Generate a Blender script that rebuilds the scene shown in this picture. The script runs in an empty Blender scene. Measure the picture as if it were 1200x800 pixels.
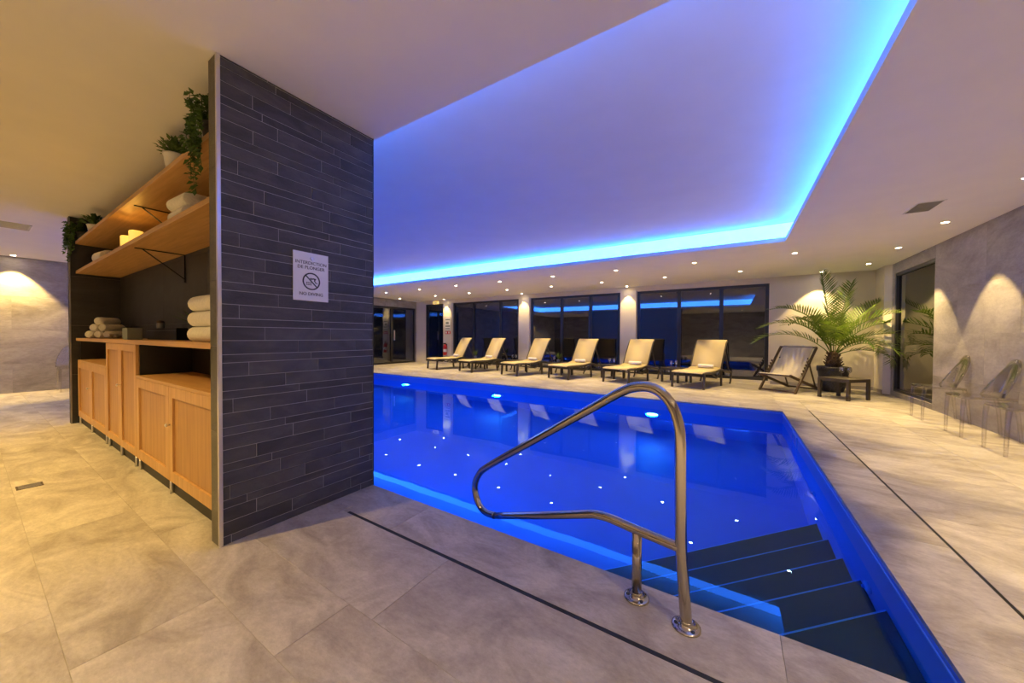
import bpy, math, random
from mathutils import Vector, Matrix
random.seed(7)
S = bpy.context.scene
COL = S.collection
PI = math.pi
R = math.radians

# ------------------------------------------------------------------ camera, world, exposure
def make_camera():
    pitch, roll, yaw, h = R(0.8493), R(-0.2911), R(32.378), 1.13
    m = (Matrix(((math.cos(roll), 0, -math.sin(roll)), (0, 1, 0), (math.sin(roll), 0, math.cos(roll)))) @
         Matrix(((1, 0, 0), (0, math.cos(pitch), -math.sin(pitch)), (0, math.sin(pitch), math.cos(pitch)))) @
         Matrix(((math.cos(yaw), math.sin(yaw), 0), (-math.sin(yaw), math.cos(yaw), 0), (0, 0, 1))))
    right, fwd, up = m[0], m[1], m[2]
    c = bpy.data.cameras.new('camera'); c.sensor_fit = 'HORIZONTAL'; c.sensor_width = 36.0
    c.lens = 408.02 / 1200 * 36.0; c.clip_start = 0.05; c.clip_end = 200
    o = bpy.data.objects.new('camera', c); COL.objects.link(o)
    o.matrix_world = Matrix(((right.x, up.x, -fwd.x, 0), (right.y, up.y, -fwd.y, 0), (right.z, up.z, -fwd.z, h), (0, 0, 0, 1)))
    S.camera = o
make_camera()
W = bpy.data.worlds.new('night'); S.world = W; W.use_nodes = True
W.node_tree.nodes['Background'].inputs[0].default_value = (0.10, 0.14, 0.30, 1)
W.node_tree.nodes['Background'].inputs[1].default_value = 0.02
S.view_settings.view_transform = 'Standard'; S.view_settings.look = 'None'
S.view_settings.gamma = 1.0; S.view_settings.use_curve_mapping = False
S.view_settings.exposure = 0.0

# light strengths
P_SPOT = 215.0        # warm ceiling downlights
P_LEFT = 400.0        # deep yellow downlights of the towel area
E_LED = 11.0         # cove tape
P_POOL = 122.0        # underwater projectors
WARM = (1.0, 0.72, 0.29)
AMBER = (1.0, 0.67, 0.20)
NEUTRAL = (1.0, 0.84, 0.66)

# ------------------------------------------------------------------ materials
MAT = {}
def nt_new(name):
    m = bpy.data.materials.new(name); m.use_nodes = True
    nt = m.node_tree; MAT[name] = m
    return m, nt, nt.nodes['Principled BSDF']
def simple(name, col, rough=0.5, metal=0.0, var=0.08, scale=12.0, bump=0.0, spec=0.5, coat=0.0):
    """plain surface with fine tone variation and optional relief"""
    m, nt, b = nt_new(name)
    tc = nt.nodes.new('ShaderNodeTexCoord')
    n = nt.nodes.new('ShaderNodeTexNoise'); n.inputs['Scale'].default_value = scale; n.inputs['Detail'].default_value = 5
    nt.links.new(tc.outputs['Object'], n.inputs['Vector'])
    r = nt.nodes.new('ShaderNodeValToRGB')
    r.color_ramp.elements[0].position = 0.3; r.color_ramp.elements[1].position = 0.7
    r.color_ramp.elements[0].color = tuple(c * (1 - var) for c in col) + (1,)
    r.color_ramp.elements[1].color = tuple(min(1, c * (1 + var)) for c in col) + (1,)
    nt.links.new(n.outputs['Fac'], r.inputs['Fac']); nt.links.new(r.outputs['Color'], b.inputs['Base Color'])
    b.inputs['Roughness'].default_value = rough; b.inputs['Metallic'].default_value = metal
    b.inputs['Specular IOR Level'].default_value = spec; b.inputs['Coat Weight'].default_value = coat
    if bump:
        bp = nt.nodes.new('ShaderNodeBump'); bp.inputs['Strength'].default_value = bump; bp.inputs['Distance'].default_value = 0.01
        nt.links.new(n.outputs['Fac'], bp.inputs['Height']); nt.links.new(bp.outputs['Normal'], b.inputs['Normal'])
    return m
def stone(name, c0, c1, c2, rough, stretch, scale, bump, tint=0.10, coordshift=True):
    """veined stone; each tile object gets its own offset and tone"""
    m, nt, b = nt_new(name)
    g = nt.nodes.new('ShaderNodeNewGeometry'); oi = nt.nodes.new('ShaderNodeObjectInfo')
    mul = nt.nodes.new('ShaderNodeVectorMath'); mul.operation = 'MULTIPLY'; mul.inputs[1].default_value = stretch
    add = nt.nodes.new('ShaderNodeVectorMath'); add.operation = 'ADD'
    sc = nt.nodes.new('ShaderNodeMath'); sc.operation = 'MULTIPLY'; sc.inputs[1].default_value = 40.0
    nt.links.new(oi.outputs['Random'], sc.inputs[0])
    nt.links.new(g.outputs['Position'], mul.inputs[0]); nt.links.new(mul.outputs[0], add.inputs[0]); nt.links.new(sc.outputs[0], add.inputs[1])
    n1 = nt.nodes.new('ShaderNodeTexNoise'); n1.inputs['Scale'].default_value = scale; n1.inputs['Detail'].default_value = 9
    n1.inputs['Roughness'].default_value = 0.62; n1.inputs['Distortion'].default_value = 1.2
    n2 = nt.nodes.new('ShaderNodeTexNoise'); n2.inputs['Scale'].default_value = scale * 16; n2.inputs['Detail'].default_value = 8
    n2.inputs['Roughness'].default_value = 0.8
    nt.links.new(add.outputs[0], n1.inputs['Vector']); nt.links.new(add.outputs[0], n2.inputs['Vector'])
    r = nt.nodes.new('ShaderNodeValToRGB'); e = r.color_ramp.elements
    e[0].position = 0.33; e[0].color = c0 + (1,); e[1].position = 0.67; e[1].color = c2 + (1,)
    k = e.new(0.5); k.color = c1 + (1,)
    nt.links.new(n1.outputs['Fac'], r.inputs['Fac'])
    mx = nt.nodes.new('ShaderNodeMix'); mx.data_type = 'RGBA'; mx.blend_type = 'OVERLAY'; mx.inputs[0].default_value = 0.62
    nt.links.new(r.outputs['Color'], mx.inputs[6]); nt.links.new(n2.outputs['Color'], mx.inputs[7])
    bw = nt.nodes.new('ShaderNodeRGBToBW'); nt.links.new(n2.outputs['Color'], bw.inputs[0]); nt.links.new(bw.outputs[0], mx.inputs[7])
    mr = nt.nodes.new('ShaderNodeMapRange'); mr.inputs['To Min'].default_value = 1 - tint; mr.inputs['To Max'].default_value = 1 + tint
    nt.links.new(oi.outputs['Random'], mr.inputs['Value'])
    ml = nt.nodes.new('ShaderNodeVectorMath'); ml.operation = 'SCALE'
    nt.links.new(mx.outputs[2], ml.inputs[0]); nt.links.new(mr.outputs['Result'], ml.inputs['Scale'])
    nt.links.new(ml.outputs[0], b.inputs['Base Color'])
    b.inputs['Roughness'].default_value = rough; b.inputs['Specular IOR Level'].default_value = 0.4
    bp = nt.nodes.new('ShaderNodeBump'); bp.inputs['Strength'].default_value = bump; bp.inputs['Distance'].default_value = 0.008
    nt.links.new(n2.outputs['Fac'], bp.inputs['Height']); nt.links.new(bp.outputs['Normal'], b.inputs['Normal'])
    return m
def wood(name, c0, c1, rough=0.42, axis=2):
    m, nt, b = nt_new(name)
    tc = nt.nodes.new('ShaderNodeTexCoord'); mp = nt.nodes.new('ShaderNodeMapping')
    s = [38, 38, 38]; s[axis] = 2.2; mp.inputs['Scale'].default_value = s
    n = nt.nodes.new('ShaderNodeTexNoise'); n.inputs['Scale'].default_value = 1.0; n.inputs['Detail'].default_value = 6; n.inputs['Distortion'].default_value = 0.6
    nt.links.new(tc.outputs['Object'], mp.inputs['Vector']); nt.links.new(mp.outputs['Vector'], n.inputs['Vector'])
    r = nt.nodes.new('ShaderNodeValToRGB'); r.color_ramp.elements[0].position = 0.3; r.color_ramp.elements[1].position = 0.7
    r.color_ramp.elements[0].color = c0 + (1,); r.color_ramp.elements[1].color = c1 + (1,)
    nt.links.new(n.outputs['Fac'], r.inputs['Fac']); nt.links.new(r.outputs['Color'], b.inputs['Base Color'])
    b.inputs['Roughness'].default_value = rough
    bp = nt.nodes.new('ShaderNodeBump'); bp.inputs['Strength'].default_value = 0.12; bp.inputs['Distance'].default_value = 0.003
    nt.links.new(n.outputs['Fac'], bp.inputs['Height']); nt.links.new(bp.outputs['Normal'], b.inputs['Normal'])
    return m
def emit(name, col, strength):
    m, nt, b = nt_new(name)
    b.inputs['Base Color'].default_value = (0.8, 0.8, 0.8, 1)
    b.inputs['Emission Color'].default_value = tuple(col) + (1,); b.inputs['Emission Strength'].default_value = strength
    return m
def clear(name, tint, ior, gloss=(1, 1, 1), rough=0.0, edge=None, power=5.0):
    """sheet glass or clear plastic: fresnel reflection over a see-through body"""
    m, nt, b = nt_new(name); nt.nodes.remove(b)
    out = nt.nodes['Material Output']
    t = nt.nodes.new('ShaderNodeBsdfTransparent'); t.inputs[0].default_value = tuple(tint) + (1,)
    g = nt.nodes.new('ShaderNodeBsdfGlossy'); g.inputs[0].default_value = tuple(gloss) + (1,); g.inputs['Roughness'].default_value = rough
    lw = nt.nodes.new('ShaderNodeLayerWeight'); lw.inputs[0].default_value = 0.5
    pw = nt.nodes.new('ShaderNodeMath'); pw.operation = 'POWER'; pw.inputs[1].default_value = power
    f0 = ((ior - 1) / (ior + 1)) ** 2
    f = nt.nodes.new('ShaderNodeMath'); f.operation = 'MULTIPLY_ADD'; f.inputs[1].default_value = 1 - f0; f.inputs[2].default_value = f0
    nt.links.new(lw.outputs['Facing'], pw.inputs[0]); nt.links.new(pw.outputs[0], f.inputs[0])
    if edge:            # a longer way through the body towards the rims absorbs more
        cm = nt.nodes.new('ShaderNodeMix'); cm.data_type = 'RGBA'; p2 = nt.nodes.new('ShaderNodeMath'); p2.operation = 'POWER'; p2.inputs[1].default_value = 2.0
        cm.inputs[6].default_value = tuple(tint) + (1,); cm.inputs[7].default_value = tuple(edge) + (1,)
        nt.links.new(lw.outputs['Facing'], p2.inputs[0]); nt.links.new(p2.outputs[0], cm.inputs[0]); nt.links.new(cm.outputs[2], t.inputs[0])
    mx = nt.nodes.new('ShaderNodeMixShader')
    nt.links.new(f.outputs[0], mx.inputs[0]); nt.links.new(t.outputs[0], mx.inputs[1]); nt.links.new(g.outputs[0], mx.inputs[2])
    nt.links.new(mx.outputs[0], out.inputs[0])
    return m

stone('floor_stone', (0.29, 0.25, 0.215), (0.41, 0.365, 0.32), (0.53, 0.485, 0.43), 0.55, (1.0, 1.8, 1.0), 2.0, 0.22, 0.06)
stone('wall_stone', (0.24, 0.215, 0.195), (0.34, 0.31, 0.285), (0.43, 0.395, 0.36), 0.5, (1.0, 1.0, 2.4), 0.9, 0.10, 0.05)
stone('slate', (0.045, 0.043, 0.047), (0.070, 0.067, 0.071), (0.105, 0.10, 0.104), 0.55, (1.0, 1.0, 2.5), 3.0, 0.5, 0.22)
stone('slate_edge', (0.085, 0.078, 0.066), (0.115, 0.105, 0.09), (0.15, 0.14, 0.12), 0.5, (1.0, 1.0, 1.6), 2.0, 0.25, 0.08)
stone('niche_tile', (0.024, 0.024, 0.028), (0.036, 0.035, 0.040), (0.050, 0.048, 0.053), 0.55, (1.0, 1.0, 2.0), 1.5, 0.25, 0.10)
simple('grout', (0.40, 0.36, 0.31), 0.9)
simple('grout_slate', (0.62, 0.59, 0.58), 0.9)
simple('plaster_white', (0.80, 0.77, 0.74), 0.85, var=0.02, scale=3)
simple('plaster_cream', (0.66, 0.60, 0.50), 0.8, var=0.03, scale=3)
simple('dark_metal', (0.022, 0.022, 0.025), 0.35)
simple('drain_black', (0.012, 0.012, 0.013), 0.6)
simple('grey_metal', (0.30, 0.29, 0.29), 0.4, metal=0.6)
simple('alu', (0.72, 0.70, 0.72), 0.28, metal=0.85, var=0.03)
simple('chrome', (0.50, 0.45, 0.39), 0.17, metal=1.0, var=0.03)
simple('white_metal', (0.75, 0.74, 0.72), 0.4)
simple('black_paint', (0.006, 0.006, 0.007), 0.5, spec=0.2)
simple('black_board', (0.012, 0.011, 0.011), 0.5)
wood('oak', (0.47, 0.25, 0.09), (0.62, 0.36, 0.145), 0.42, 2)
wood('oak_panel', (0.38, 0.19, 0.065), (0.50, 0.27, 0.10), 0.45, 2)
wood('oak_long', (0.47, 0.25, 0.09), (0.62, 0.36, 0.145), 0.42, 0)
simple('liner', (0.07, 0.21, 0.74), 0.35, var=0.04, scale=2)
simple('step_liner', (0.022, 0.019, 0.040), 0.45, var=0.06, scale=5)
simple('nosing', (0.12, 0.35, 0.85), 0.4, var=0.03)
simple('towel', (0.80, 0.76, 0.70), 0.95, var=0.07, scale=60, bump=0.6)
simple('sling', (0.56, 0.455, 0.25), 0.8, var=0.06, scale=90, bump=0.2)
simple('canvas', (0.74, 0.66, 0.50), 0.9, var=0.06, scale=40, bump=0.2)
simple('brown_resin', (0.050, 0.038, 0.028), 0.45, var=0.1)
simple('dark_wood', (0.075, 0.045, 0.026), 0.5, var=0.2, scale=20)
simple('pot_white', (0.72, 0.70, 0.67), 0.4, var=0.05)
simple('pot_dark', (0.045, 0.042, 0.042), 0.5, var=0.6, scale=45, bump=0.9)
simple('soil', (0.035, 0.022, 0.014), 0.95, var=0.4, scale=60, bump=0.8)
simple('bark', (0.11, 0.065, 0.032), 0.9, var=0.5, scale=40, bump=1.0)
simple('red_paint', (0.55, 0.02, 0.02), 0.3)
simple('paper', (0.80, 0.79, 0.77), 0.6, var=0.02)
simple('sign_white', (0.80, 0.80, 0.84), 0.35, var=0.02)
simple('ink', (0.02, 0.02, 0.03), 0.6)
simple('grey_box', (0.20, 0.22, 0.21), 0.6)
simple('candle_wax', (0.9, 0.72, 0.25), 0.5)
simple('brass', (0.55, 0.42, 0.20), 0.3, metal=1.0)
def leaf_mat(name, c0, c1, trans=0.35):
    m, nt, b = nt_new(name)
    oi = nt.nodes.new('ShaderNodeObjectInfo'); tc = nt.nodes.new('ShaderNodeTexCoord')
    n = nt.nodes.new('ShaderNodeTexNoise'); n.inputs['Scale'].default_value = 9
    nt.links.new(tc.outputs['Object'], n.inputs['Vector'])
    r = nt.nodes.new('ShaderNodeValToRGB'); r.color_ramp.elements[0].color = c0 + (1,); r.color_ramp.elements[1].color = c1 + (1,)
    r.color_ramp.elements[0].position = 0.3; r.color_ramp.elements[1].position = 0.7
    nt.links.new(n.outputs['Fac'], r.inputs['Fac']); nt.links.new(r.outputs['Color'], b.inputs['Base Color'])
    b.inputs['Roughness'].default_value = 0.5
    t = nt.nodes.new('ShaderNodeBsdfTranslucent'); nt.links.new(r.outputs['Color'], t.inputs[0])
    mx = nt.nodes.new('ShaderNodeMixShader'); mx.inputs[0].default_value = trans
    nt.links.new(b.outputs[0], mx.inputs[1]); nt.links.new(t.outputs[0], mx.inputs[2])
    nt.links.new(mx.outputs[0], nt.nodes['Material Output'].inputs[0])
leaf_mat('palm_leaf', (0.060, 0.115, 0.012), (0.17, 0.235, 0.030))
leaf_mat('leaf', (0.045, 0.10, 0.02), (0.10, 0.19, 0.04), 0.25)
clear('window_glass', (0.62, 0.66, 0.72), 2.0)
clear('side_glass', (0.30, 0.30, 0.28), 2.1)
clear('clear_plastic', (0.93, 0.92, 0.91), 1.65, (1, 1, 1), 0.05, (0.58, 0.55, 0.53), 3.0)
clear('drink_glass', (0.96, 0.96, 0.96), 2.3, (1, 1, 1), 0.02, (0.6, 0.6, 0.6), 3.0)
emit('lamp_lens', (1.0, 0.80, 0.52), 90.0)
emit('led_tape', (0.036, 0.20, 1.0), E_LED)
emit('pool_lens', (0.30, 0.52, 1.0), 13.0)
emit('candle_glow', (1.0, 0.55, 0.06), 1.1)
emit('exit_glow', (1.0, 0.62, 0.06), 1.0)
def water_mat():
    m, nt, b = nt_new('water'); nt.nodes.remove(b)
    g = nt.nodes.new('ShaderNodeBsdfGlass'); g.inputs['IOR'].default_value = 1.33; g.inputs['Roughness'].default_value = 0.0
    g.inputs['Color'].default_value = (0.52, 0.85, 1.0, 1)
    n = nt.nodes.new('ShaderNodeTexNoise'); n.inputs['Scale'].default_value = 1.6; n.inputs['Detail'].default_value = 2
    tc = nt.nodes.new('ShaderNodeNewGeometry'); nt.links.new(tc.outputs['Position'], n.inputs['Vector'])
    bp = nt.nodes.new('ShaderNodeBump'); bp.inputs['Strength'].default_value = 0.02; bp.inputs['Distance'].default_value = 0.05
    nt.links.new(n.outputs['Fac'], bp.inputs['Height']); nt.links.new(bp.outputs['Normal'], g.inputs['Normal'])
    nt.links.new(g.outputs[0], nt.nodes['Material Output'].inputs[0])
water_mat()

# ------------------------------------------------------------------ mesh helpers
class MB:
    def __init__(s): s.v = []; s.f = []; s.sm = []
    def add(s, vs, fs, smooth=False):
        k = len(s.v); s.v += [tuple(p) for p in vs]
        for f in fs: s.f.append(tuple(i + k for i in f)); s.sm.append(smooth)
        return s
    def box(s, a, b):
        x0, y0, z0 = (min(a[i], b[i]) for i in range(3)); x1, y1, z1 = (max(a[i], b[i]) for i in range(3))
        return s.add([(x0,y0,z0),(x1,y0,z0),(x1,y1,z0),(x0,y1,z0),(x0,y0,z1),(x1,y0,z1),(x1,y1,z1),(x0,y1,z1)],
                     [(0,3,2,1),(4,5,6,7),(0,1,5,4),(1,2,6,5),(2,3,7,6),(3,0,4,7)])
    def prism(s, pts, z0, z1):
        n = len(pts); vs = [(x, y, z0) for x, y in pts] + [(x, y, z1) for x, y in pts]
        fs = [tuple(range(n - 1, -1, -1)), tuple(range(n, 2 * n))] + [(i, (i + 1) % n, (i + 1) % n + n, i + n) for i in range(n)]
        return s.add(vs, fs)
    def lathe(s, prof, c=(0, 0, 0), n=24, cap=True):
        vs = []; fs = []
        for r, z in prof:
            for i in range(n): a = 2 * PI * i / n; vs.append((c[0] + r * math.cos(a), c[1] + r * math.sin(a), c[2] + z))
        for j in range(len(prof) - 1):
            for i in range(n): fs.append((j*n+i, j*n+(i+1) % n, (j+1)*n+(i+1) % n, (j+1)*n+i))
        s.add(vs, fs, True)
        if cap:
            k = len(s.v) - len(vs)
            s.f.append(tuple(k + i for i in range(n - 1, -1, -1))); s.sm.append(False)
            s.f.append(tuple(k + (len(prof) - 1) * n + i for i in range(n))); s.sm.append(False)
        return s
    def tube(s, pts, r, n=10, r2=None, flat=1.0):
        """round or oval bar along a polyline; r2: radius at the end"""
        pts = [Vector(p) for p in pts]; m = len(pts); vs = []; fs = []
        t0 = (pts[1] - pts[0]).normalized(); ref = Vector((0, 0, 1)) if abs(t0.z) < 0.9 else Vector((1, 0, 0))
        u = t0.cross(ref).normalized()
        for j, p in enumerate(pts):
            t = (pts[min(j + 1, m - 1)] - pts[max(j - 1, 0)]).normalized()
            u = (u - t * u.dot(t)).normalized(); w = t.cross(u)
            rr = r if r2 is None else r + (r2 - r) * j / (m - 1)
            for i in range(n):
                a = 2 * PI * i / n; vs.append(p + u * (rr * math.cos(a)) + w * (rr * flat * math.sin(a)))
        for j in range(m - 1):
            for i in range(n): fs.append((j*n+i, j*n+(i+1) % n, (j+1)*n+(i+1) % n, (j+1)*n+i))
        s.add(vs, fs, n > 4)
        k = len(s.v) - len(vs)
        s.f.append(tuple(k + i for i in range(n - 1, -1, -1))); s.sm.append(False)
        s.f.append(tuple(k + (m - 1) * n + i for i in range(n))); s.sm.append(False)
        return s
    def bar(s, p, q, w, h):
        """rectangular bar from p to q; w across (horizontal), h the other way"""
        p, q = Vector(p), Vector(q); t = (q - p).normalized()
        up = Vector((0, 0, 1)) if abs(t.z) < 0.95 else Vector((0, 1, 0))
        a = t.cross(up).normalized() * (w / 2); b = a.cross(t).normalized() * (h / 2)
        vs = [p - a - b, p + a - b, p + a + b, p - a + b, q - a - b, q + a - b, q + a + b, q - a + b]
        return s.add(vs, [(0,1,2,3),(7,6,5,4),(0,4,5,1),(1,5,6,2),(2,6,7,3),(3,7,4,0)])
    def mesh(s, name):
        me = bpy.data.meshes.new(name); me.from_pydata(s.v, [], s.f); me.update()
        me.polygons.foreach_set('use_smooth', s.sm)
        return me
    def build(s, name, mat, parent=None, loc=(0, 0, 0), bev=0.0, **tags):
        return link(name, s.mesh(name), mat, parent, loc, bev, **tags)
def link(name, me, mat, parent=None, loc=(0, 0, 0), bev=0.0, label=None, cat=None, group=None, kind=None):
    if mat and not me.materials: me.materials.append(MAT[mat])
    o = bpy.data.objects.new(name, me); COL.objects.link(o); o.location = loc; o.parent = parent
    if bev:
        b = o.modifiers.new('bevel', 'BEVEL'); b.width = bev; b.segments = 2; b.limit_method = 'ANGLE'
    return tag(o, label, cat, group, kind)
def tag(o, label=None, cat=None, group=None, kind=None):
    for k, v in (('label', label), ('category', cat), ('group', group), ('kind', kind)):
        if v: o[k] = v
    return o
def thing(name, label, cat, loc=(0, 0, 0), rz=0.0, group=None, kind=None):
    o = bpy.data.objects.new(name, None); COL.objects.link(o); o.location = loc; o.rotation_euler = (0, 0, rz)
    o.empty_display_size = 0.1
    return tag(o, label, cat, group, kind)
def copy_tree(o, parent=None):
    c = o.copy(); COL.objects.link(c); c.parent = parent
    for ch in [x for x in bpy.data.objects if x.parent == o]: copy_tree(ch, c)
    return c
def smooth_path(pts, n=8):
    """Catmull-Rom through points"""
    P = [Vector(p) for p in pts]; out = []
    for i in range(len(P) - 1):
        p0, p1, p2, p3 = P[max(i-1, 0)], P[i], P[i+1], P[min(i+2, len(P)-1)]
        for k in range(n):
            t = k / n
            out.append(0.5 * ((2*p1) + (p2-p0)*t + (2*p0-5*p1+4*p2-p3)*t*t + (3*p1-p0-3*p2+p3)*t**3))
    return out + [P[-1]]
def lamp(name, kind, energy, col, loc, parent, rot=(0, 0, 0), size=None, blend=None, soft=0.04):
    l = bpy.data.lights.new(name, kind); l.energy = energy; l.color = col
    if kind == 'SPOT': l.spot_size = size; l.spot_blend = blend
    l.shadow_soft_size = soft
    o = bpy.data.objects.new(name, l); COL.objects.link(o); o.parent = parent; o.location = loc; o.rotation_euler = rot
    return o

# ------------------------------------------------------------------ dimensions
XL, XR, YB, YF, ZC = -11.6, 2.68, -3.2, 10.55, 2.60
PX0, PX1, PY0, PY1 = -10.2, 0.66, 1.655, 6.74
ZW, ZP = -0.185, -1.55

# ------------------------------------------------------------------ floor: slab + stone tiles
fl = MB()
for a, b in (((XL, YB), (XR, PY0 - 0.12)), ((PX1 + 0.12, PY0 - 0.12), (XR, YF)), ((XL, PY1 + 0.12), (PX1 + 0.12, YF)), ((XL, PY0 - 0.12), (PX0 - 0.12, PY1 + 0.12))):
    fl.box((a[0], a[1], -0.14), (b[0], b[1], -0.002))
floor = fl.build('floor', 'grout', kind='structure', label='large beige grey stone tile floor around the pool')
TILES = {}
def floor_tile(x0, x1, y0, y1):
    g = 0.0008
    key = (round(x1 - x0, 3), round(y1 - y0, 3))
    if key not in TILES:
        w, d = key[0] / 2 - g, key[1] / 2 - g; c = 0.0008
        m = MB(); m.add([(-w,-d,-0.02),(w,-d,-0.02),(w,d,-0.02),(-w,d,-0.02),(-w,-d,-c),(w,-d,-c),(w,d,-c),(-w,d,-c),
                         (-w+c,-d+c,0),(w-c,-d+c,0),(w-c,d-c,0),(-w+c,d-c,0)],
                        [(0,3,2,1),(8,9,10,11),(0,1,5,4),(1,2,6,5),(2,3,7,6),(3,0,4,7),(4,5,9,8),(5,6,10,9),(6,7,11,10),(7,4,8,11)])
        me = m.mesh('tile'); me.materials.append(MAT['floor_stone']); TILES[key] = me
    return link('tile', TILES[key], None, floor, ((x0 + x1) / 2, (y0 + y1) / 2, 0))
def tile_row_x(x0, x1, y0, y1, length, joint):
    xs = [x0]; k = math.ceil((x0 - joint) / length + 1e-6); x = joint + k * length
    while x < x1 - 0.05:
        if x - xs[-1] > 0.05: xs.append(x)
        x += length
    xs.append(x1)
    for a, b in zip(xs, xs[1:]): floor_tile(a, b, y0, y1)
def tile_row_y(x0, x1, y0, y1, length, joint):
    ys = [y0]; k = math.ceil((y0 - joint) / length + 1e-6); y = joint + k * length
    while y < y1 - 0.05:
        if y - ys[-1] > 0.05: ys.append(y)
        y += length
    ys.append(y1)
    for a, b in zip(ys, ys[1:]): floor_tile(x0, x1, a, b)
tile_row_x(XL, PX1, 1.325, PY0, 1.84, 0.165)            # coping strip on the near side of the pool
tile_row_x(XL, XR, 0.86, 1.305, 1.38, -1.20)
tile_row_x(XL, XR, 0.575, 0.86, 1.38, -1.35)
tile_row_x(XL, XR, 0.18, 0.575, 1.38, -1.87)
tile_row_x(XL, XR, -0.28, 0.18, 1.38, -2.31)
tile_row_x(XL, XR, -1.20, -0.28, 1.84, -1.6)
tile_row_x(XL, XR, -2.20, -1.20, 1.84, -0.9)
tile_row_x(XL, XR, YB, -2.20, 1.84, -1.3)
tile_row_y(PX1, 1.005, 1.325, 8.0, 0.92, 1.92)            # coping strip on the right
tile_row_y(1.019, 1.85, 1.325, 8.0, 0.92, 2.35)
tile_row_y(1.85, XR, 1.325, 8.0, 0.92, 1.95)
tile_row_x(PX1, XR, 8.0, 9.2, 1.1, 1.5); tile_row_x(PX1, XR, 9.2, YF, 1.1, 1.1)
tile_row_x(XL, PX1, PY1, 7.22, 1.84, 0.1)
tile_row_x(XL, PX1, 7.22, 8.3, 1.84, -0.7); tile_row_x(XL, PX1, 8.3, 9.4, 1.84, 0.0); tile_row_x(XL, PX1, 9.4, YF, 1.84, -0.5)
tile_row_y(XL, PX0, PY0, PY1, 1.2, 2.0)
MB().box((-2.07, 1.3055, -0.02), (XR, 1.3245, -0.001)).build('slot_drain', 'drain_black', floor)
MB().box((1.0055, 1.33, -0.02), (1.0185, 7.03, -0.001)).build('slot_drain', 'drain_black', floor)
cov = thing('inspection_cover', 'small square stone-filled cover plate at the end of the slot drain', 'cover', (-2.17, 1.315, 0.0))
MB().box((-0.055, -0.055, 0.0), (0.055, 0.055, 0.003)).build('plate', 'floor_stone', cov)
for sx in (-0.03, 0.03): MB().lathe([(0.006, 0.003), (0.006, 0.0045)], (sx, 0.03, 0), 8).build('screw', 'grey_metal', cov)
gr = thing('floor_grate', 'small brown metal floor drain grate in the beige floor by the cabinets', 'grate', (-4.40, 0.255, 0.0))
MB().box((-0.055, -0.06, 0), (0.055, 0.06, 0.002)).build('frame', 'dark_wood', gr)
for i in range(5): MB().box((-0.045 + i * 0.021, -0.05, 0.002), (-0.034 + i * 0.021, 0.05, 0.004)).build('slat', 'grey_metal', gr)

# ------------------------------------------------------------------ pool
basin = MB()
t = 0.12
basin.box((PX0 - t, PY0 - t, ZP - t), (PX1 + t, PY1 + t, ZP))
basin.box((PX0 - t, PY0 - t, ZP), (PX0, PY1 + t, -0.021)); basin.box((PX1, PY0 - t, ZP), (PX1 + t, PY1 + t, -0.021))
basin.box((PX0, PY0 - t, ZP), (PX1, PY0, -0.021)); basin.box((PX0, PY1, ZP), (PX1, PY1 + t, -0.021))
pool = basin.build('pool_basin', 'liner', kind='structure', label='blue lined rectangular pool basin sunk in the stone floor')
MB().box((PX1 - 0.006, PY0, -0.048), (PX1, PY1, -0.040)).build('liner_rail', 'nosing', pool)
MB().box((PX0, PY1 - 0.006, -0.048), (PX1 - 0.006, PY1, -0.040)).build('liner_rail', 'nosing', pool)
wt = MB(); wt.add([(PX0, PY0, ZW), (PX1, PY0, ZW), (PX1, PY1, ZW), (PX0, PY1, ZW)], [(0, 1, 2, 3)])
wt.build('pool_water', 'water', label='calm clear water surface of the lit blue swimming pool', cat='water', kind='stuff')
st = thing('pool_steps', 'dark corner steps going down into the blue pool beside the handrail', 'steps', (PX1, PY0, ZP))
AK = [0.0, 0.79, 1.20, 1.60, 2.02, 2.46]; ZK = [-0.255, -0.46, -0.67, -0.88, -1.10]
for k in range(5):
    a0, a1 = AK[k], AK[k + 1]; z = ZK[k] - ZP; e = 0.001
    pts = [(-e, a0 + e), (-e, a1), (-a1, e), (-a0 - e, e)] if k else [(-e, e), (-e, a1), (-a1, e)]
    sp = MB().prism(pts[::-1], 0.001, z).build('step', 'step_liner', st)
    MB().prism([(-e, a1 - 0.012), (-e, a1), (-a1, e), (-a1 + 0.012, e)][::-1], z, z + 0.002).build('nosing', 'nosing', sp)
def pool_light(loc, rz, label, group, power):
    t = thing('pool_light', label, 'lamp', loc, rz, group)     # local -y points into the pool
    ring = MB().lathe([(0.14, 0), (0.14, 0.02), (0.11, 0.035)], n=24).build('rim', 'white_metal', t); ring.rotation_euler = (PI / 2, 0, 0)
    lens = MB().lathe([(0.105, 0.02), (0.09, 0.045), (0.03, 0.055)], n=24).build('lens', 'pool_lens', t); lens.rotation_euler = (PI / 2, 0, 0)
    lamp('underwater_lamp', 'SPOT', power, (0.004, 0.25, 1.0), (0, -0.08, 0), t, rot=(-PI / 2 - 0.15, 0, 0), size=R(165), blend=0.6, soft=0.10)
for x in (-7.76, -4.65, -1.22): pool_light((x, PY1, -0.58), 0, 'round white underwater lamp on the pool wall facing the handrail', 'lamps in the long pool wall', P_POOL * 0.7)
for x in (-8.5, -5.6, -2.6): pool_light((x, PY0, -0.58), PI, 'round underwater lamp in the pool wall below the slate partition side', 'lamps in the near pool wall', P_POOL * 1.7)
sk = thing('pool_skimmer', 'rectangular skimmer opening plate in the right-hand pool wall at the waterline', 'skimmer', (PX1, 5.43, -0.14))
f = MB()
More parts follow.
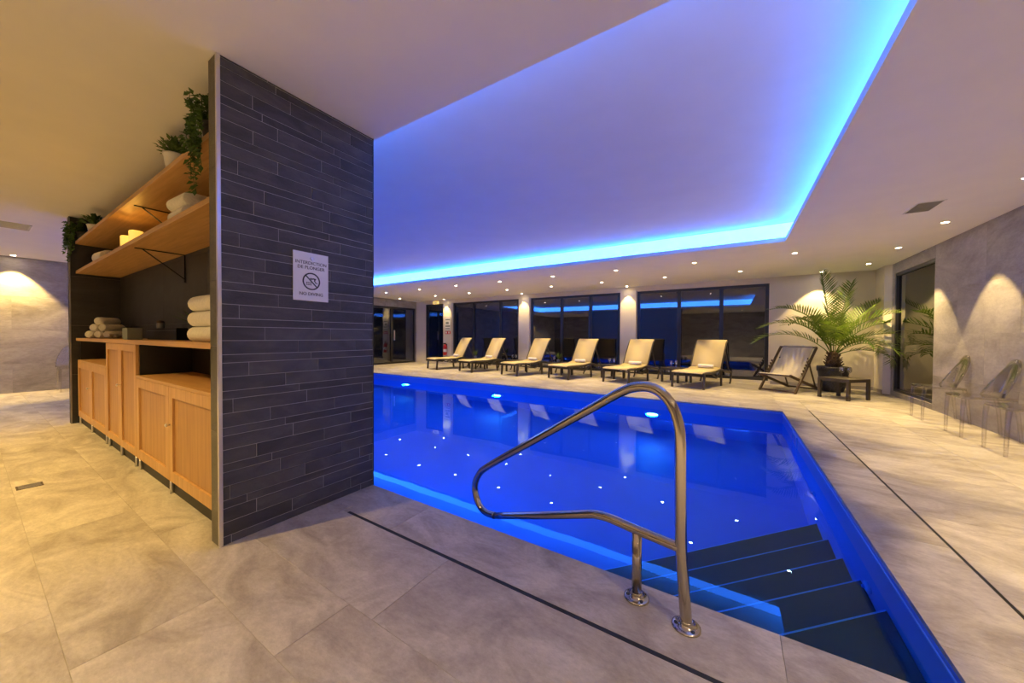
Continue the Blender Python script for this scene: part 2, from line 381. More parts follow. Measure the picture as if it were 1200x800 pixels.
f.box((-0.012, -0.17, -0.09), (0, 0.17, -0.07)); f.box((-0.012, -0.17, 0.07), (0, 0.17, 0.09)); f.box((-0.012, -0.17, -0.07), (0, -0.15, 0.07)); f.box((-0.012, 0.15, -0.07), (0, 0.17, 0.07))
f.build('frame', 'nosing', sk); MB().box((-0.003, -0.15, -0.07), (0, 0.15, 0.07)).build('flap', 'liner', sk)
for y, z, lb in ((2.70, -0.36, 'round water inlet nozzle in the pool wall above the dark steps'), (4.2, -0.55, 'round water inlet nozzle in the pool wall beyond the steps')):
    t = thing('pool_inlet', lb, 'nozzle', (PX1, y, z))
    q = MB().lathe([(0.05, 0), (0.05, 0.012), (0.025, 0.02)], n=20).build('flange', 'nosing', t); q.rotation_euler = (0, -PI / 2, 0)
    q = MB().lathe([(0.02, 0.018), (0.012, 0.03)], n=16).build('nozzle', 'liner', t); q.rotation_euler = (0, -PI / 2, 0)

# ------------------------------------------------------------------ ceiling with lit recess over the pool
LIP, TZ, SET = 0.065, 2.93, 0.16
cl = MB()
for a, b in (((XL, YB), (XR, 1.67)), ((PX1, 1.67), (XR, YF)), ((XL, 6.73), (PX1, YF)), ((XL, 1.67), (PX0, 6.73))):
    cl.box((a[0], a[1], ZC), (b[0], b[1], ZC + LIP))
ceil = cl.build('ceiling', 'plaster_white', kind='structure', label='white plaster ceiling with a long recess above the pool')
rc = MB()
rc.box((PX0 - SET, 1.67 - SET, TZ), (PX1 + SET, 6.73 + SET, TZ + 0.05))
rc.box((PX0 - SET - 0.05, 1.67 - SET - 0.05, ZC + LIP), (PX0 - SET, 6.73 + SET + 0.05, TZ + 0.05)); rc.box((PX1 + SET, 1.67 - SET - 0.05, ZC + LIP), (PX1 + SET + 0.05, 6.73 + SET + 0.05, TZ + 0.05))
rc.box((PX0 - SET, 1.67 - SET - 0.05, ZC + LIP), (PX1 + SET, 1.67 - SET, TZ + 0.05)); rc.box((PX0 - SET, 6.73 + SET, ZC + LIP), (PX1 + SET, 6.73 + SET + 0.05, TZ + 0.05))
rc.build('recess', 'plaster_white', ceil)
z0_, z1_ = 2.690, 2.915
for (a, b, lb) in (((PX0 - 0.14, 6.73 + SET - 0.012), (PX1 + 0.14, 6.73 + SET), 'blue light strip in the ceiling recess edge above the loungers'),
                   ((PX1 + SET - 0.012, 1.67 - 0.14), (PX1 + SET, 6.73 + 0.14), 'blue light strip in the ceiling recess edge on the transparent chairs side'),
                   ((PX0 - 0.14, 1.67 - SET), (PX1 + 0.14, 1.67 - SET + 0.012), 'blue light strip in the ceiling recess edge on the slate partition side'),
                   ((PX0 - SET, 1.67 - 0.14), (PX0 - SET + 0.012, 6.73 + 0.14), 'blue light strip in the ceiling recess edge on the sliding door side')):
    MB().box((a[0], a[1], z0_), (b[0], b[1], z1_)).build('led_strip', 'led_tape', label=lb, cat='light strip', group='blue cove light strips')

# ------------------------------------------------------------------ ceiling downlights
def downlight(x, y, label, group, power=P_SPOT, col=WARM, cone=68, blend=0.35, first=[]):
    if not first:
        t = thing('downlight', label, 'lamp', (x, y, ZC), 0, group)
        MB().lathe([(0.048, 0.0), (0.048, -0.004), (0.036, -0.006), (0.034, -0.002)], n=24, cap=False).build('trim_ring', 'white_metal', t)
        MB().lathe([(0.034, -0.001), (0.030, -0.004), (0.012, -0.0055)], n=20).build('lens', 'lamp_lens', t)
        first.append(t)
    else:
        t = first[0].copy(); COL.objects.link(t); t.location = (x, y, ZC); t['label'] = label; t['group'] = group
        for ch in [c for c in bpy.data.objects if c.parent == first[0] and c.type == 'MESH']:
            c = ch.copy(); COL.objects.link(c); c.parent = t
    lamp('spot_lamp', 'SPOT', power, col, (0, 0, -0.012), t, size=R(cone), blend=blend, soft=0.025)
    return t
ORD = ('first', 'second', 'third', 'fourth', 'fifth', 'sixth', 'seventh', 'eighth')
for x, n_ in zip((-10.0, -8.39, -6.87, -5.31, -3.74, -2.20, -0.66, 0.89), ORD[::-1]):
    downlight(x, 7.745, n_ + ' warm ceiling downlight from the palm end, row nearest the blue recess', 'downlights over the lounger feet')
for x, n_ in zip((-11.12, -9.19, -7.61, -6.06, -4.51, -3.01, -1.43, 0.12), ORD[::-1]):
    downlight(x, 9.25, n_ + ' warm ceiling downlight from the palm end, row above the lounger backs', 'downlights over the lounger backs')
for x, n_ in zip((-9.80, -6.17, -2.615), ('with the fire extinguisher', 'second from the extinguisher', 'nearest the palm')):
    downlight(x, 10.34, 'small warm downlight close above the cream window pier ' + n_, 'downlights washing the piers', P_SPOT * 0.5)
downlight(1.65, 10.25, 'small warm downlight right above the potted palm', 'palm downlight', P_SPOT * 1.1, WARM, 84)
for y, n_ in zip((9.60, 8.14, 6.665, 5.2, 3.7, 2.2), ORD): downlight(2.25, y, n_ + ' warm downlight from the palm corner in the row along the stone wall', 'downlights washing the stone wall', P_SPOT * 1.35, WARM, 66, 0.2)
downlight(-11.40, 0.52, 'small downlight by the stone wall beyond the towel cabinets', 'stone wall washers', P_LEFT * 1.3, AMBER, 76)
for x in (-10.6, -9.0): downlight(x, -1.2, 'neutral white ceiling downlight near the far stone wall', 'neutral downlights', P_SPOT, NEUTRAL, 110, 0.8)
for x in (-7.0, -5.0, -3.0): downlight(x, -0.75, 'amber ceiling downlight over the floor before the towel cabinets', 'amber downlights of the towel area', P_LEFT, AMBER, 110, 0.8)
for x, y in ((-1.2, -1.6), (0.4, -1.6), (1.7, -1.2), (1.7, 0.5)): downlight(x, y, 'warm ceiling downlight over the entrance floor', 'entrance downlights', P_SPOT * 1.3, (1.0, 0.77, 0.45), 110, 0.8)

# ------------------------------------------------------------------ walls
def wall_slabs(parent, plane, side, u0, u1, holes, h=0.65, length=1.3, shift=0.0):
    """stone slabs on an x = const wall; side is the way they face"""
    rows = [0.0, 0.55, 1.20, 1.85, ZC]; cache = {}
    for j in range(4):
        z0, z1 = rows[j], rows[j + 1]; u = u0 - (0.65 if j % 2 else 0.0) + shift
        while u < u1:
            a, b = max(u, u0), min(u + length, u1); u += length
            if b - a < 0.04: continue
            segs = [(a, b, z0, z1)]
            for (h0, h1, hz0, hz1) in holes:
                ns = []
                for (p, q, r0, r1) in segs:
                    if q <= h0 or p >= h1 or r1 <= hz0 or r0 >= hz1: ns.append((p, q, r0, r1)); continue
                    if p < h0: ns.append((p, h0, r0, r1))
                    if q > h1: ns.append((h1, q, r0, r1))
                    pp, qq = max(p, h0), min(q, h1)
                    if r0 < hz0: ns.append((pp, qq, r0, hz0))
                    if r1 > hz1: ns.append((pp, qq, hz1, r1))
                segs = ns
            for (p, q, r0, r1) in segs:
                if q - p < 0.02 or r1 - r0 < 0.02: continue
                key = (round(q - p, 3), round(r1 - r0, 3))
                if key not in cache:
                    w, d = key[0] / 2 - 0.001, key[1] / 2 - 0.001
                    me = MB().box((-0.01, -w, -d), (0.0, w, d)).mesh('slab') if side > 0 else MB().box((0.0, -w, -d), (0.01, w, d)).mesh('slab')
                    me.materials.append(MAT['wall_stone']); cache[key] = me
                link('slab', cache[key], None, parent, (plane, (p + q) / 2, (r0 + r1) / 2))
GY0, GY1, GZ0, GZ1 = 8.22, 9.87, 0.09, 2.40          # glazed opening in the right wall
wr = MB(); x0, x1 = XR + 0.01, XR + 0.2
wr.box((x0, YB, -0.005), (x1, GY0, ZC)); wr.box((x0, GY1, -0.005), (x1, YF + 0.2, ZC)); wr.box((x0, GY0, -0.005), (x1, GY1, GZ0)); wr.box((x0, GY0, GZ1), (x1, GY1, ZC))
wall_right = wr.build('wall_right', 'grout', kind='structure', label='grey beige stone slab wall behind the transparent chairs')
wall_slabs(wall_right, XR + 0.01, 1, YB, GY1 + 0.08, [(GY0, GY1, GZ0, GZ1)], shift=0.35)
DY0, DY1, DZ = 7.9, 10.50, 2.30                       # sliding doors in the left wall
wl = MB(); x0, x1 = XL - 0.2, XL - 0.01
wl.box((x0, YB, -0.005), (x1, DY0, ZC)); wl.box((x0, DY1, -0.005), (x1, YF + 0.2, ZC)); wl.box((x0, DY0, DZ), (x1, DY1, ZC))
wall_left = wl.build('wall_left', 'grout', kind='structure', label='grey stone slab wall beyond the towel cabinets')
wall_slabs(wall_left, XL - 0.01, -1, YB, YF, [(DY0, DY1, -0.1, DZ)], shift=-0.2)
for o in [c for c in bpy.data.objects if c.parent == wall_left]: pass
WZ0, WZ1 = 0.07, 2.455
WIN = [(-11.04, -10.0, 1), (-9.50, -6.41, 3), (-5.93, -2.86, 3), (-2.37, 0.74, 3)]
wf = MB(); xs = [XL - 0.01] + [v for w in WIN for v in w[:2]] + [XR + 0.01]
for a, b in zip(xs[::2], xs[1::2]): wf.box((a, YF, -0.005), (b, YF + 0.2, WZ1))
wf.box((XL - 0.01, YF, WZ1), (XR + 0.01, YF + 0.2, ZC))
for w in WIN: wf.box((w[0], YF, -0.005), (w[1], YF + 0.2, WZ0))
wall_far = wf.build('wall_far', 'plaster_cream', kind='structure', label='cream plastered wall with dark windows behind the loungers')
for a, b in ((-10.0, -9.50), (-6.41, -5.93), (-2.86, -2.37)):
    MB().box((a + 0.02, YF - 0.05, 0), (b - 0.02, YF, WZ1 + 0.02)).build('pier', 'plaster_cream', wall_far)
MB().box((XL - 0.2, YB - 0.2, -0.005), (XR + 0.2, YB, ZC)).build('wall_back', 'wall_stone', kind='structure', label='plain stone wall at the entrance side')
# pilaster in the corner by the glazed opening
MB().prism([(XR, 9.955), (XR, YF), (2.585, YF), (2.585, 10.03)], -0.002, ZC).build('wall_pilaster', 'plaster_cream', kind='structure', label='cream corner pilaster behind the potted palm')
MB().box((0.78, YF - 0.014, 0), (2.584, YF, 0.075)).build('baseboard_far', 'wall_stone', kind='structure')
MB().prism([(2.584, 10.03), (2.584, YF - 0.014), (2.570, YF - 0.014), (2.570, 10.026)], 0, 0.075).build('baseboard_corner', 'wall_stone', kind='structure')

def glazing(name, label, u0, u1, z0, z1, n, at, axis, glass, inward, fw=0.075, mull=None):
    """framed glazing; axis 'x': runs along x at y=at; axis 'y': runs along y at x=at. inward: sign of the depth direction out of the room"""
    root = thing(name, label, None, (0, 0, 0), kind='structure')
    def bx(a, b, c, d, e0, e1):
        p, q = at + inward * e0, at + inward * e1
        return ((a, p, c), (b, q, d)) if axis == 'x' else ((p, a, c), (q, b, d))
    fr = MB()
    for a, b, c, d in ((u0, u1, z0, z0 + fw), (u0, u1, z1 - fw, z1), (u0, u0 + fw, z0 + fw, z1 - fw), (u1 - fw, u1, z0 + fw, z1 - fw)): fr.box(*bx(a, b, c, d, 0.02, 0.10))
    fr.build('window_frame', 'dark_metal', root)
    ms = mull or [u0 + (u1 - u0) * (i + 1) / n for i in range(n - 1)]
    for u in ms: MB().box(*bx(u - 0.045, u + 0.045, z0 + fw, z1 - fw, 0.025, 0.09)).build('mullion', 'dark_metal', root)
    ed = [u0 + fw] + [v for u in ms for v in (u - 0.045, u + 0.045)] + [u1 - fw]
    for a, b in zip(ed[::2], ed[1::2]): MB().box(*bx(a, b, z0 + fw, z1 - fw, 0.055, 0.063)).build('pane', glass, root)
    return root
glazing('door_1', 'single dark glazed door under the exit sign', -11.04, -10.0, WZ0, WZ1, 1, YF, 'x', 'window_glass', 1)
glazing('window_1', 'dark three-pane window next to the fire extinguisher', -9.50, -6.41, WZ0, WZ1, 3, YF, 'x', 'window_glass', 1, mull=[-8.47, -7.22])
glazing('window_2', 'dark three-pane window between the two plain cream piers', -5.93, -2.86, WZ0, WZ1, 3, YF, 'x', 'window_glass', 1, mull=[-4.77, -3.79])
glazing('window_3', 'dark three-pane window beside the deck chair and palm', -2.37, 0.74, WZ0, WZ1, 3, YF, 'x', 'window_glass', 1, mull=[-1.26, -0.26])
glazing('window_4', 'tall fixed glass panel in the stone wall beside the palm', GY0, GY1, GZ0, GZ1, 1, XR, 'y', 'side_glass', 1, fw=0.05)
dl = glazing('door_2', 'dark framed sliding glass doors in the end wall', DY0, DY1, 0.0, DZ, 2, XL, 'y', 'window_glass', -1, mull=[9.28])
MB().box((XL - 0.02, 9.36, 0.95), (XL + 0.02, 9.39, 1.35)).build('door_handle', 'alu', dl)

# ------------------------------------------------------------------ slate partition with the towel niche behind it
SX, SY0, SY1, ST = -2.29, 0.72, 1.655, 0.10
part = MB()
part.box((SX - ST, SY0 + 0.008, 0), (SX - 0.003, SY1 - 0.001, ZC))
wall_slate = part.build('wall_partition', 'grout_slate', kind='structure', label='short partition wall clad in dark slate strips with a no diving sign')
JOINTS = [[0.772,1.552],[1.082,1.472],[0.891,1.277],[0.845,1.625],[0.767,1.158,1.545],[1.017,1.406],[0.971],[0.893,1.283],[1.089,1.474],[1.044],[0.964,1.355],
 [0.783,1.172,1.565],[1.126],[1.048,1.438],[0.858,1.245,1.635],[1.199],[1.12,1.51],[0.938,1.329],[1.281],[0.814,1.205,1.594],[1.01,1.399],[1.352],[0.885,1.273],
 [0.942,1.329],[1.196,1.597],[0.816,1.201,1.597],[1.012,1.399],[1.321],[0.886,1.275],[0.938,1.327],[1.281],[0.812,1.205,1.597],[1.01,1.399],[1.352],[0.884,1.271],
 [1.01,1.398],[0.93,1.355],[0.883,1.271],[1.081,1.473],[1.001],[0.957,1.343]]
z = 0.0; SLY0 = SY0 + 0.016
for k, js in enumerate(JOINTS):
    h = 0.0446 if k % 3 == 0 else 0.0756
    z1 = min(z + h, ZC) if k < 40 else ZC
    ys = [SLY0] + js + [SY1 - 0.002]
    for a, b in zip(ys, ys[1:]):
        g = 0.0017; d = random.uniform(-0.0012, 0.0012)
        MB().box((SX - 0.008, a + g, z + g), (SX + d, b - g, z1 - g)).build('slate_strip', 'slate', wall_slate)
    z = z1
MB().box((SX - 0.012, SY0 - 0.002, 0), (SX + 0.004, SY0 + 0.014, ZC)).build('corner_profile', 'alu', wall_slate)
MB().box((SX - 0.010, SY1 - 0.001, 0), (SX + 0.003, SY1 + 0.004, ZC)).build('edge_profile', 'dark_metal', wall_slate)
zz = [0, 0.20, 0.47, 1.075, 1.37, 1.66, 2.22, ZC]
zz = [0, 0.31, 0.61, 1.07, 1.42, 2.02, ZC]
for a, b in zip(zz, zz[1:]): MB().box((SX - ST - 0.008, SY0, a + 0.001), (SX - 0.0125, SY0 + 0.008, b - 0.001)).build('edge_tile', 'slate_edge', wall_slate)
# niche walls behind the partition
NX0, NY1 = -7.02, 1.15
nb = MB(); nb.box((NX0 - 0.12, NY1 + 0.01, 0), (SX - ST, SY1 - 0.002, ZC))
wall_niche = nb.build('wall_niche_back', 'grout', kind='structure', label='dark grey tiled back wall of the towel niche')
rows = [0, 0.62, 1.24, 1.86, 2.48, ZC]
for j in range(5):
    u = NX0 - (0.0 if j % 2 else 0.6)
    while u < SX - ST:
        a, b = max(u, NX0), min(u + 1.24, SX - ST - 0.008); u += 1.24
        if b - a > 0.03: MB().box((a + 0.001, NY1, rows[j] + 0.001), (b - 0.001, NY1 + 0.01, rows[j + 1] - 0.001)).build('tile', 'niche_tile', wall_niche)
ns = MB(); ns.box((NX0 - 0.11, SY0 + 0.008, 0), (NX0 - 0.008, NY1 + 0.01, ZC))
wall_end = ns.build('wall_niche_side', 'grout', kind='structure', label='narrow dark tiled side wall closing the towel niche')
for a, b in zip(rows, rows[1:]):
    MB().box((NX0 - 0.008, SY0 + 0.010, a + 0.001), (NX0, NY1, b - 0.001)).build('tile', 'niche_tile', wall_end)
    MB().box((NX0 - 0.11, SY0, a + 0.001), (NX0 - 0.001, SY0 + 0.008, b - 0.001)).build('edge_tile', 'niche_tile', wall_end)
MB().box((NX0 - 0.006, SY0 - 0.003, 0), (NX0 + 0.005, SY0 + 0.009, ZC)).build('corner_profile', 'grey_metal', wall_end)

# ------------------------------------------------------------------ no diving sign
sg = thing('no_diving_sign', 'white bilingual no diving notice with crossed diver pictogram on the slate wall', 'sign', (SX + 0.003, 1.198, 1.502))
MB().box((0, -0.11, -0.153), (0.005, 0.11, 0.153)).build('plate', 'sign_white', sg, bev=0.001)
def text(s, size, y, z, parent, name='lettering'):
    c = bpy.data.curves.new('t', 'FONT'); c.body = s; c.size = size; c.align_x = 'CENTER'; c.extrude = 0.0006; c.resolution_u = 3
    o = bpy.data.objects.new('t', c); COL.objects.link(o)
    dg = bpy.context.evaluated_depsgraph_get(); me = bpy.data.meshes.new_from_object(o.evaluated_get(dg))
    bpy.data.objects.remove(o)
    o = link(name, me, None, parent); me.materials.clear(); me.materials.append(MAT['ink'])
    o.matrix_local = Matrix(((0, 0, 1, 0.0058), (1, 0, 0, y), (0, 1, 0, z), (0, 0, 0, 1)))
    return o
text('INTERDICTION', 0.0285, 0.0, 0.078, sg); text('DE PLONGER', 0.0285, 0.0, 0.048, sg); text('NO DIVING', 0.0285, 0.0, -0.118, sg)
MB().lathe([(0.004, 0), (0.012, 0.0), (0.012, 0.008)], n=16).build('hook', 'alu', sg, loc=(0.005, 0.004, 0.118)).rotation_euler = (0, PI / 2, 0)
CZ = -0.028
pic = MB(); n = 40
vs = []; fs = []
for i in range(n):
    a = 2 * PI * i / n
    for r_, x in ((0.055, 0.0052), (0.047, 0.0052), (0.047, 0.0066), (0.055, 0.0066)): vs.append((x, r_ * math.cos(a), CZ + r_ * math.sin(a)))
for i in range(n):
    for j in range(4): fs.append((i*4+j, i*4+(j+1) % 4, ((i+1) % n)*4+(j+1) % 4, ((i+1) % n)*4+j))
pic.add(vs, fs); pic.build('prohibition_ring', 'ink', sg)
pic = MB(); pic.bar((0.006, -0.036, CZ + 0.036), (0.006, 0.036, CZ - 0.036), 0.007, 0.0012)
pic.v = [(0.0054 + (0.0012 if i % 2 else 0), *v[1:]) for i, v in enumerate(pic.v)]
pic = MB(); pic.add([(x, y, CZ + zz_) for x in (0.0052, 0.0066) for y, zz_ in ((-0.0375, 0.0325), (-0.0325, 0.0375), (0.0375, -0.0325), (0.0325, -0.0375))],
                    [(3,2,1,0),(4,5,6,7),(0,1,5,4),(1,2,6,5),(2,3,7,6),(3,0,4,7)]); pic.build('prohibition_bar', 'ink', sg)
def flat_poly(pts, name):
    m = MB(); nn = len(pts); m.add([(0.0051, y, CZ + q) for y, q in pts] + [(0.0060, y, CZ + q) for y, q in pts],
        [tuple(range(nn - 1, -1, -1)), tuple(range(nn, 2 * nn))] + [(i, (i+1) % nn, (i+1) % nn + nn, i + nn) for i in range(nn)]); return m.build(name, 'ink', sg)
flat_poly([(0.000, 0.012), (0.008, 0.022), (0.026, 0.020), (0.030, 0.016), (0.022, 0.006), (0.030, -0.006), (0.039, -0.009), (0.038, -0.013), (0.026, -0.010), (0.016, 0.004), (0.018, 0.012), (0.010, 0.015), (0.003, 0.008)], 'diver_body')
flat_poly([(-0.003 + 0.0055 * math.cos(i * PI / 5), 0.017 + 0.0055 * math.sin(i * PI / 5)) for i in range(10)], 'diver_head')
for k in range(3):
    yy = -0.006 - 0.0075 * k
    flat_poly([(-0.034 + 0.006 * i, yy + (0.0015 if i % 2 else -0.001)) for i in range(7)] + [(0.002 - 0.006 * i, yy - 0.0032 + (0.0015 if i % 2 == 0 else -0.001)) for i in range(7)], 'wave')

# ------------------------------------------------------------------ handrail
hr = thing('pool_handrail', 'bent stainless steel pool handrail on two flanged posts beside the corner steps', 'handrail', (-0.14, 1.502, 0), PI - R(15))
outer = [(0.0, 0.012), (0.012, 0.16), (0.023, 0.30), (0.029, 0.55), (0.031, 0.70), (0.039, 0.783), (0.070, 0.862), (0.126, 0.911), (0.200, 0.917), (0.289, 0.884), (0.46, 0.776), (0.85, 0.53), (1.235, 0.285),
         (1.335, 0.20), (1.380, 0.105), (1.345, 0.012), (1.270, -0.026), (1.165, -0.012), (0.80, 0.130), (0.43, 0.279), (0.352, 0.293), (0.21, 0.2945), (0.03, 0.299)]
oz = [(s, 0, q) for s, q in outer]
RB = 0.0215
MB().tube(smooth_path(oz[:18], 6), RB, 16).build('top_rail', 'chrome', hr)
MB().tube(smooth_path(oz[17:20], 3) + smooth_path(oz[19:23], 6)[1:], RB * 0.93, 16).build('lower_rail', 'chrome', hr)
MB().tube([(0.206, 0, 0.010), (0.208, 0, 0.285)], RB * 0.95, 16).build('post', 'chrome', hr)
for s in (0.0, 0.206):
    fg = MB().lathe([(0.052, 0), (0.052, 0.005), (0.046, 0.008), (0.028, 0.010), (0.024, 0.024), (0.0225, 0.028)], (s, 0, 0), 28).build('flange', 'chrome', hr)
    for i in range(3):
        a = 2 * PI * i / 3 + 0.5
        MB().lathe([(0.007, 0.006), (0.007, 0.012), (0.004, 0.013)], (s + 0.038 * math.cos(a), 0.038 * math.sin(a), 0), 8).build('bolt', 'dark_metal', fg)

# ------------------------------------------------------------------ oak cabinets in the niche
FY = 0.775
def cabinet(label, xa, xb, ztop, recess_top, knob_side):
    c = thing('cabinet', label, 'cabinet', ((xa + xb) / 2, FY, 0), 0, 'oak towel cabinets')
    w = (xb - xa) / 2; d0, d1 = 0.022, NY1 - FY - 0.006
    m = MB(); zb = 0.095
    m.box((-w + 0.001, d0, zb), (-w + 0.021, d1, 1.045)); m.box((w - 0.021, d0, zb), (w - 0.001, d1, 1.045)); m.box((-w + 0.021, d1 - 0.012, zb), (w - 0.021, d1, 1.045)); m.box((-w + 0.021, d0, zb), (w - 0.021, d1 - 0.012, zb + 0.02))
    m.build('body', 'oak' if not recess_top else 'black_board', c)
    if recess_top: MB().box((-w + 0.001, 0.0, ztop), (w - 0.001, d1 - 0.012, ztop + 0.022)).build('top_board', 'oak_long', c)
    for s in (-1, 1):
        a, b = (-w + 0.003, -0.0015) if s < 0 else (0.0015, w - 0.003)
        zt = ztop - 0.002
        d = thing('door', None, None); d.parent = c
        rail = 0.075 if b - a > 0.7 else 0.062
        m = MB(); m.box((a, 0, 0.095), (a + rail, 0.02, zt)); m.box((b - rail, 0, 0.095), (b, 0.02, zt)); m.box((a + rail, 0, 0.095), (b - rail, 0.02, 0.095 + rail)); m.box((a + rail, 0, zt - rail), (b - rail, 0.02, zt))
        bpy.data.objects.remove(d)
        dr = m.build('door', 'oak', c, bev=0.0015)
        MB().box((a + rail, 0.014, 0.095 + rail), (b - rail, 0.019, zt - rail)).build('panel', 'oak_panel', dr)
        if s * knob_side > 0:
            kx = a + 0.028 if s > 0 else b - 0.028
            q = MB().lathe([(0.006, 0), (0.006, 0.012), (0.013, 0.018), (0.013, 0.024), (0.008, 0.028)], n=14).build('knob', 'alu', dr, loc=(kx, 0, 0.095 + (zt - 0.095) * 0.60)); q.rotation_euler = (PI / 2, 0, 0)
    for x in (-w + 0.06, w - 0.06, 0.0):
        MB().tube([(x, 0.012, 0), (x, 0.012, 0.094)], 0.010, 10).build('leg', 'alu', c)
    MB().box((-w + 0.002, 0.0235, 0.0), (w - 0.002, 0.034, 0.094)).build('plinth', 'black_board', c)
    return c
cabinet('low double-door oak cabinet with open black slot next to the slate partition', -4.235, -2.50, 0.765, True, 1)
cabinet('tall narrow double-door oak cabinet between the two low cabinets', -5.375, -4.237, 1.045, False, 1)
cabinet('low double-door oak cabinet at the narrow tiled niche wall', -7.00, -5.377, 0.785, True, -1)
MB().box((-2.498, FY, 0.0), (SX - ST - 0.010, FY + 0.02, 1.045)).build('filler_panel', 'oak', label='narrow oak filler strip between cabinet and slate wall', cat='panel')
MB().box((NX0 + 0.006, FY - 0.01, 1.047), (SX - ST - 0.010, NY1 - 0.004, 1.082)).build('worktop', 'oak_long', bev=0.002, label='long oak worktop on the cabinets holding rolled towels', cat='worktop')
ZT = 1.082
def shelf(z, label):
    s = thing('wall_shelf', label, 'shelf', (0, 0, z), 0, 'oak niche shelves')
    MB().box((NX0 + 0.006, FY - 0.005, -0.036), (SX - ST - 0.010, NY1 - 0.002, 0)).build('board', 'oak_long', s, bev=0.002)
    for x in (-4.45,):
        b = MB(); b.box((x - 0.011, FY + 0.04, -0.042), (x + 0.011, NY1 - 0.002, -0.036)); b.box((x - 0.011, NY1 - 0.008, -0.30), (x + 0.011, NY1 - 0.002, -0.042))
        b.bar((x, FY + 0.09, -0.041), (x, NY1 - 0.005, -0.27), 0.018, 0.006); b.build('bracket', 'black_paint', s)
    return s
shelf(1.930, 'lower oak shelf above the worktop holding candles and towels')
shelf(2.300, 'upper oak shelf under the ceiling holding potted plants')

# ------------------------------------------------------------------ towels
def rolled_towel(name, loc, rz, length, r, label, group, cat='towel'):
    m = MB(); n = 22; vs = []; fs = []
    prof = [(-0.5, 0.80), (-0.47, 0.96), (-0.3, 1.0), (0.0, 1.01), (0.3, 1.0), (0.47, 0.96), (0.5, 0.80)]
    for u, k in prof:
        for i in range(n):
            a = 2 * PI * i / n; wob = 1 + 0.02 * math.sin(3 * a + u * 5)
            vs.append((r * k * wob * math.cos(a), u * length, r + r * k * wob * math.sin(a)))
    for j in range(len(prof) - 1):
        for i in range(n): fs.append((j*n+i, j*n+(i+1) % n, (j+1)*n+(i+1) % n, (j+1)*n+i))
    m.add(vs, fs, True)
    o = thing(name, label, cat, loc, rz, group)
    b = m.build('roll', 'towel', o)
    for s in (-1, 1):                      # spiral fold ends
        e = MB(); pts = []
        for i in range(46):
            a = i * 0.42; rr = r * (0.10 + 0.70 * i / 45); pts.append((rr * math.cos(a), s * (0.497 * length), r + rr * math.sin(a)))
        e.tube(pts, r * 0.085, 5)
        e.lathe([(r * 0.8, 0.0), (r * 0.8, 0.004)], (0, 0, 0), 20)
        k = len(e.v) - 40
        for i in range(k, len(e.v)): x, y, zq = e.v[i]; e.v[i] = (x, s * (length * 0.49) + zq * s, r + y)
        e.build('rolled_end', 'towel', o)
    return o
TG = 'rolled towels on the worktop'; ta = R(42); dv = Vector((math.cos(ta), math.sin(ta), 0)); tc0 = Vector((-6.50, 0.957, ZT))
TL = {(0, -1): 'bottom rolled towel of the pyramid pile, outermost towards the niche side wall', (0, 0): 'bottom rolled towel in the middle of the pyramid pile', (0, 1): 'bottom rolled towel of the pyramid pile, nearest the tiled back wall',
      (1, -0.5): 'second-layer rolled towel of the pyramid pile, towards the niche side wall', (1, 0.5): 'second-layer rolled towel of the pyramid pile, towards the tiled back wall', (2, 0): 'topmost rolled white towel of the pyramid pile on the worktop'}
for (k, u), lb in TL.items():
    p = tc0 + dv * (u * 0.093); rolled_towel('rolled_towel', (p.x, p.y, ZT + 0.0005 + k * 0.0812), ta, 0.25, 0.045, lb, TG)
def folded_towel(loc, w, d, h, rz, label, group):
    """rounded fold: a soft slab with a bulging fold edge and a fold seam"""
    t = thing('folded_towel', label, 'towel', loc, rz, group); m = MB(); n = 9
    sec = []
    for i in range(n): a = -PI / 2 + PI * i / (n - 1); sec.append((-d / 2 + h * 0.45 - h * 0.45 * math.cos(a), h / 2 + h / 2 * math.sin(a)))
    sec += [(d / 2 - 0.01, h), (d / 2, h * 0.9), (d / 2, h * 0.55), (d / 2 - 0.012, h * 0.5), (d / 2, h * 0.45), (d / 2, h * 0.1), (d / 2 - 0.01, 0)]
    vs = []; k = len(sec)
    for u, sc in ((-0.5, 0.9), (-0.485, 1), (-0.2, 1.01), (0.2, 1.0), (0.485, 1), (0.5, 0.9)):
        for y, q in sec: vs.append((u * w, y * (0.97 if sc < 1 else 1), h / 2 + (q - h / 2) * sc))
    fs = []
    for j in range(5):
        for i in range(k): fs.append((j*k+i, (j+1)*k+i, (j+1)*k+(i+1) % k, j*k+(i+1) % k))
    fs += [tuple(range(k)), tuple(5 * k + i for i in range(k - 1, -1, -1))]
    m.add(vs, fs, True); m.build('fold', 'towel', t)
    MB().bar((w * 0.505, -d * 0.3, h * 0.5), (w * 0.505, d / 2 - 0.02, h * 0.5), 0.006, 0.008).build('hem', 'towel', t)
    return t
for k, lb in enumerate(('bottom thick folded white towel in the stack at the worktop end', 'middle thick folded white towel in the stack at the worktop end', 'top thick folded white towel in the stack at the worktop end')):
    folded_towel((-2.93 + 0.01 * k, 0.955, ZT + k * 0.103), 0.42, 0.28, 0.102, 0, lb, 'folded towels on the worktop')
for k, lb in enumerate(('lower folded white towel on the candle shelf near the slate partition', 'upper folded white towel on the candle shelf near the slate partition')):
    folded_towel((-3.32, 0.94, 1.930 + k * 0.092), 0.30, 0.28, 0.091, 0.05 * k, lb, 'folded towels on the lower shelf')
folded_towel((-6.1, 0.92, 1.930), 0.26, 0.22, 0.15, 0.1, 'thick folded white towel on the candle shelf near the niche side wall', 'folded towels on the lower shelf')

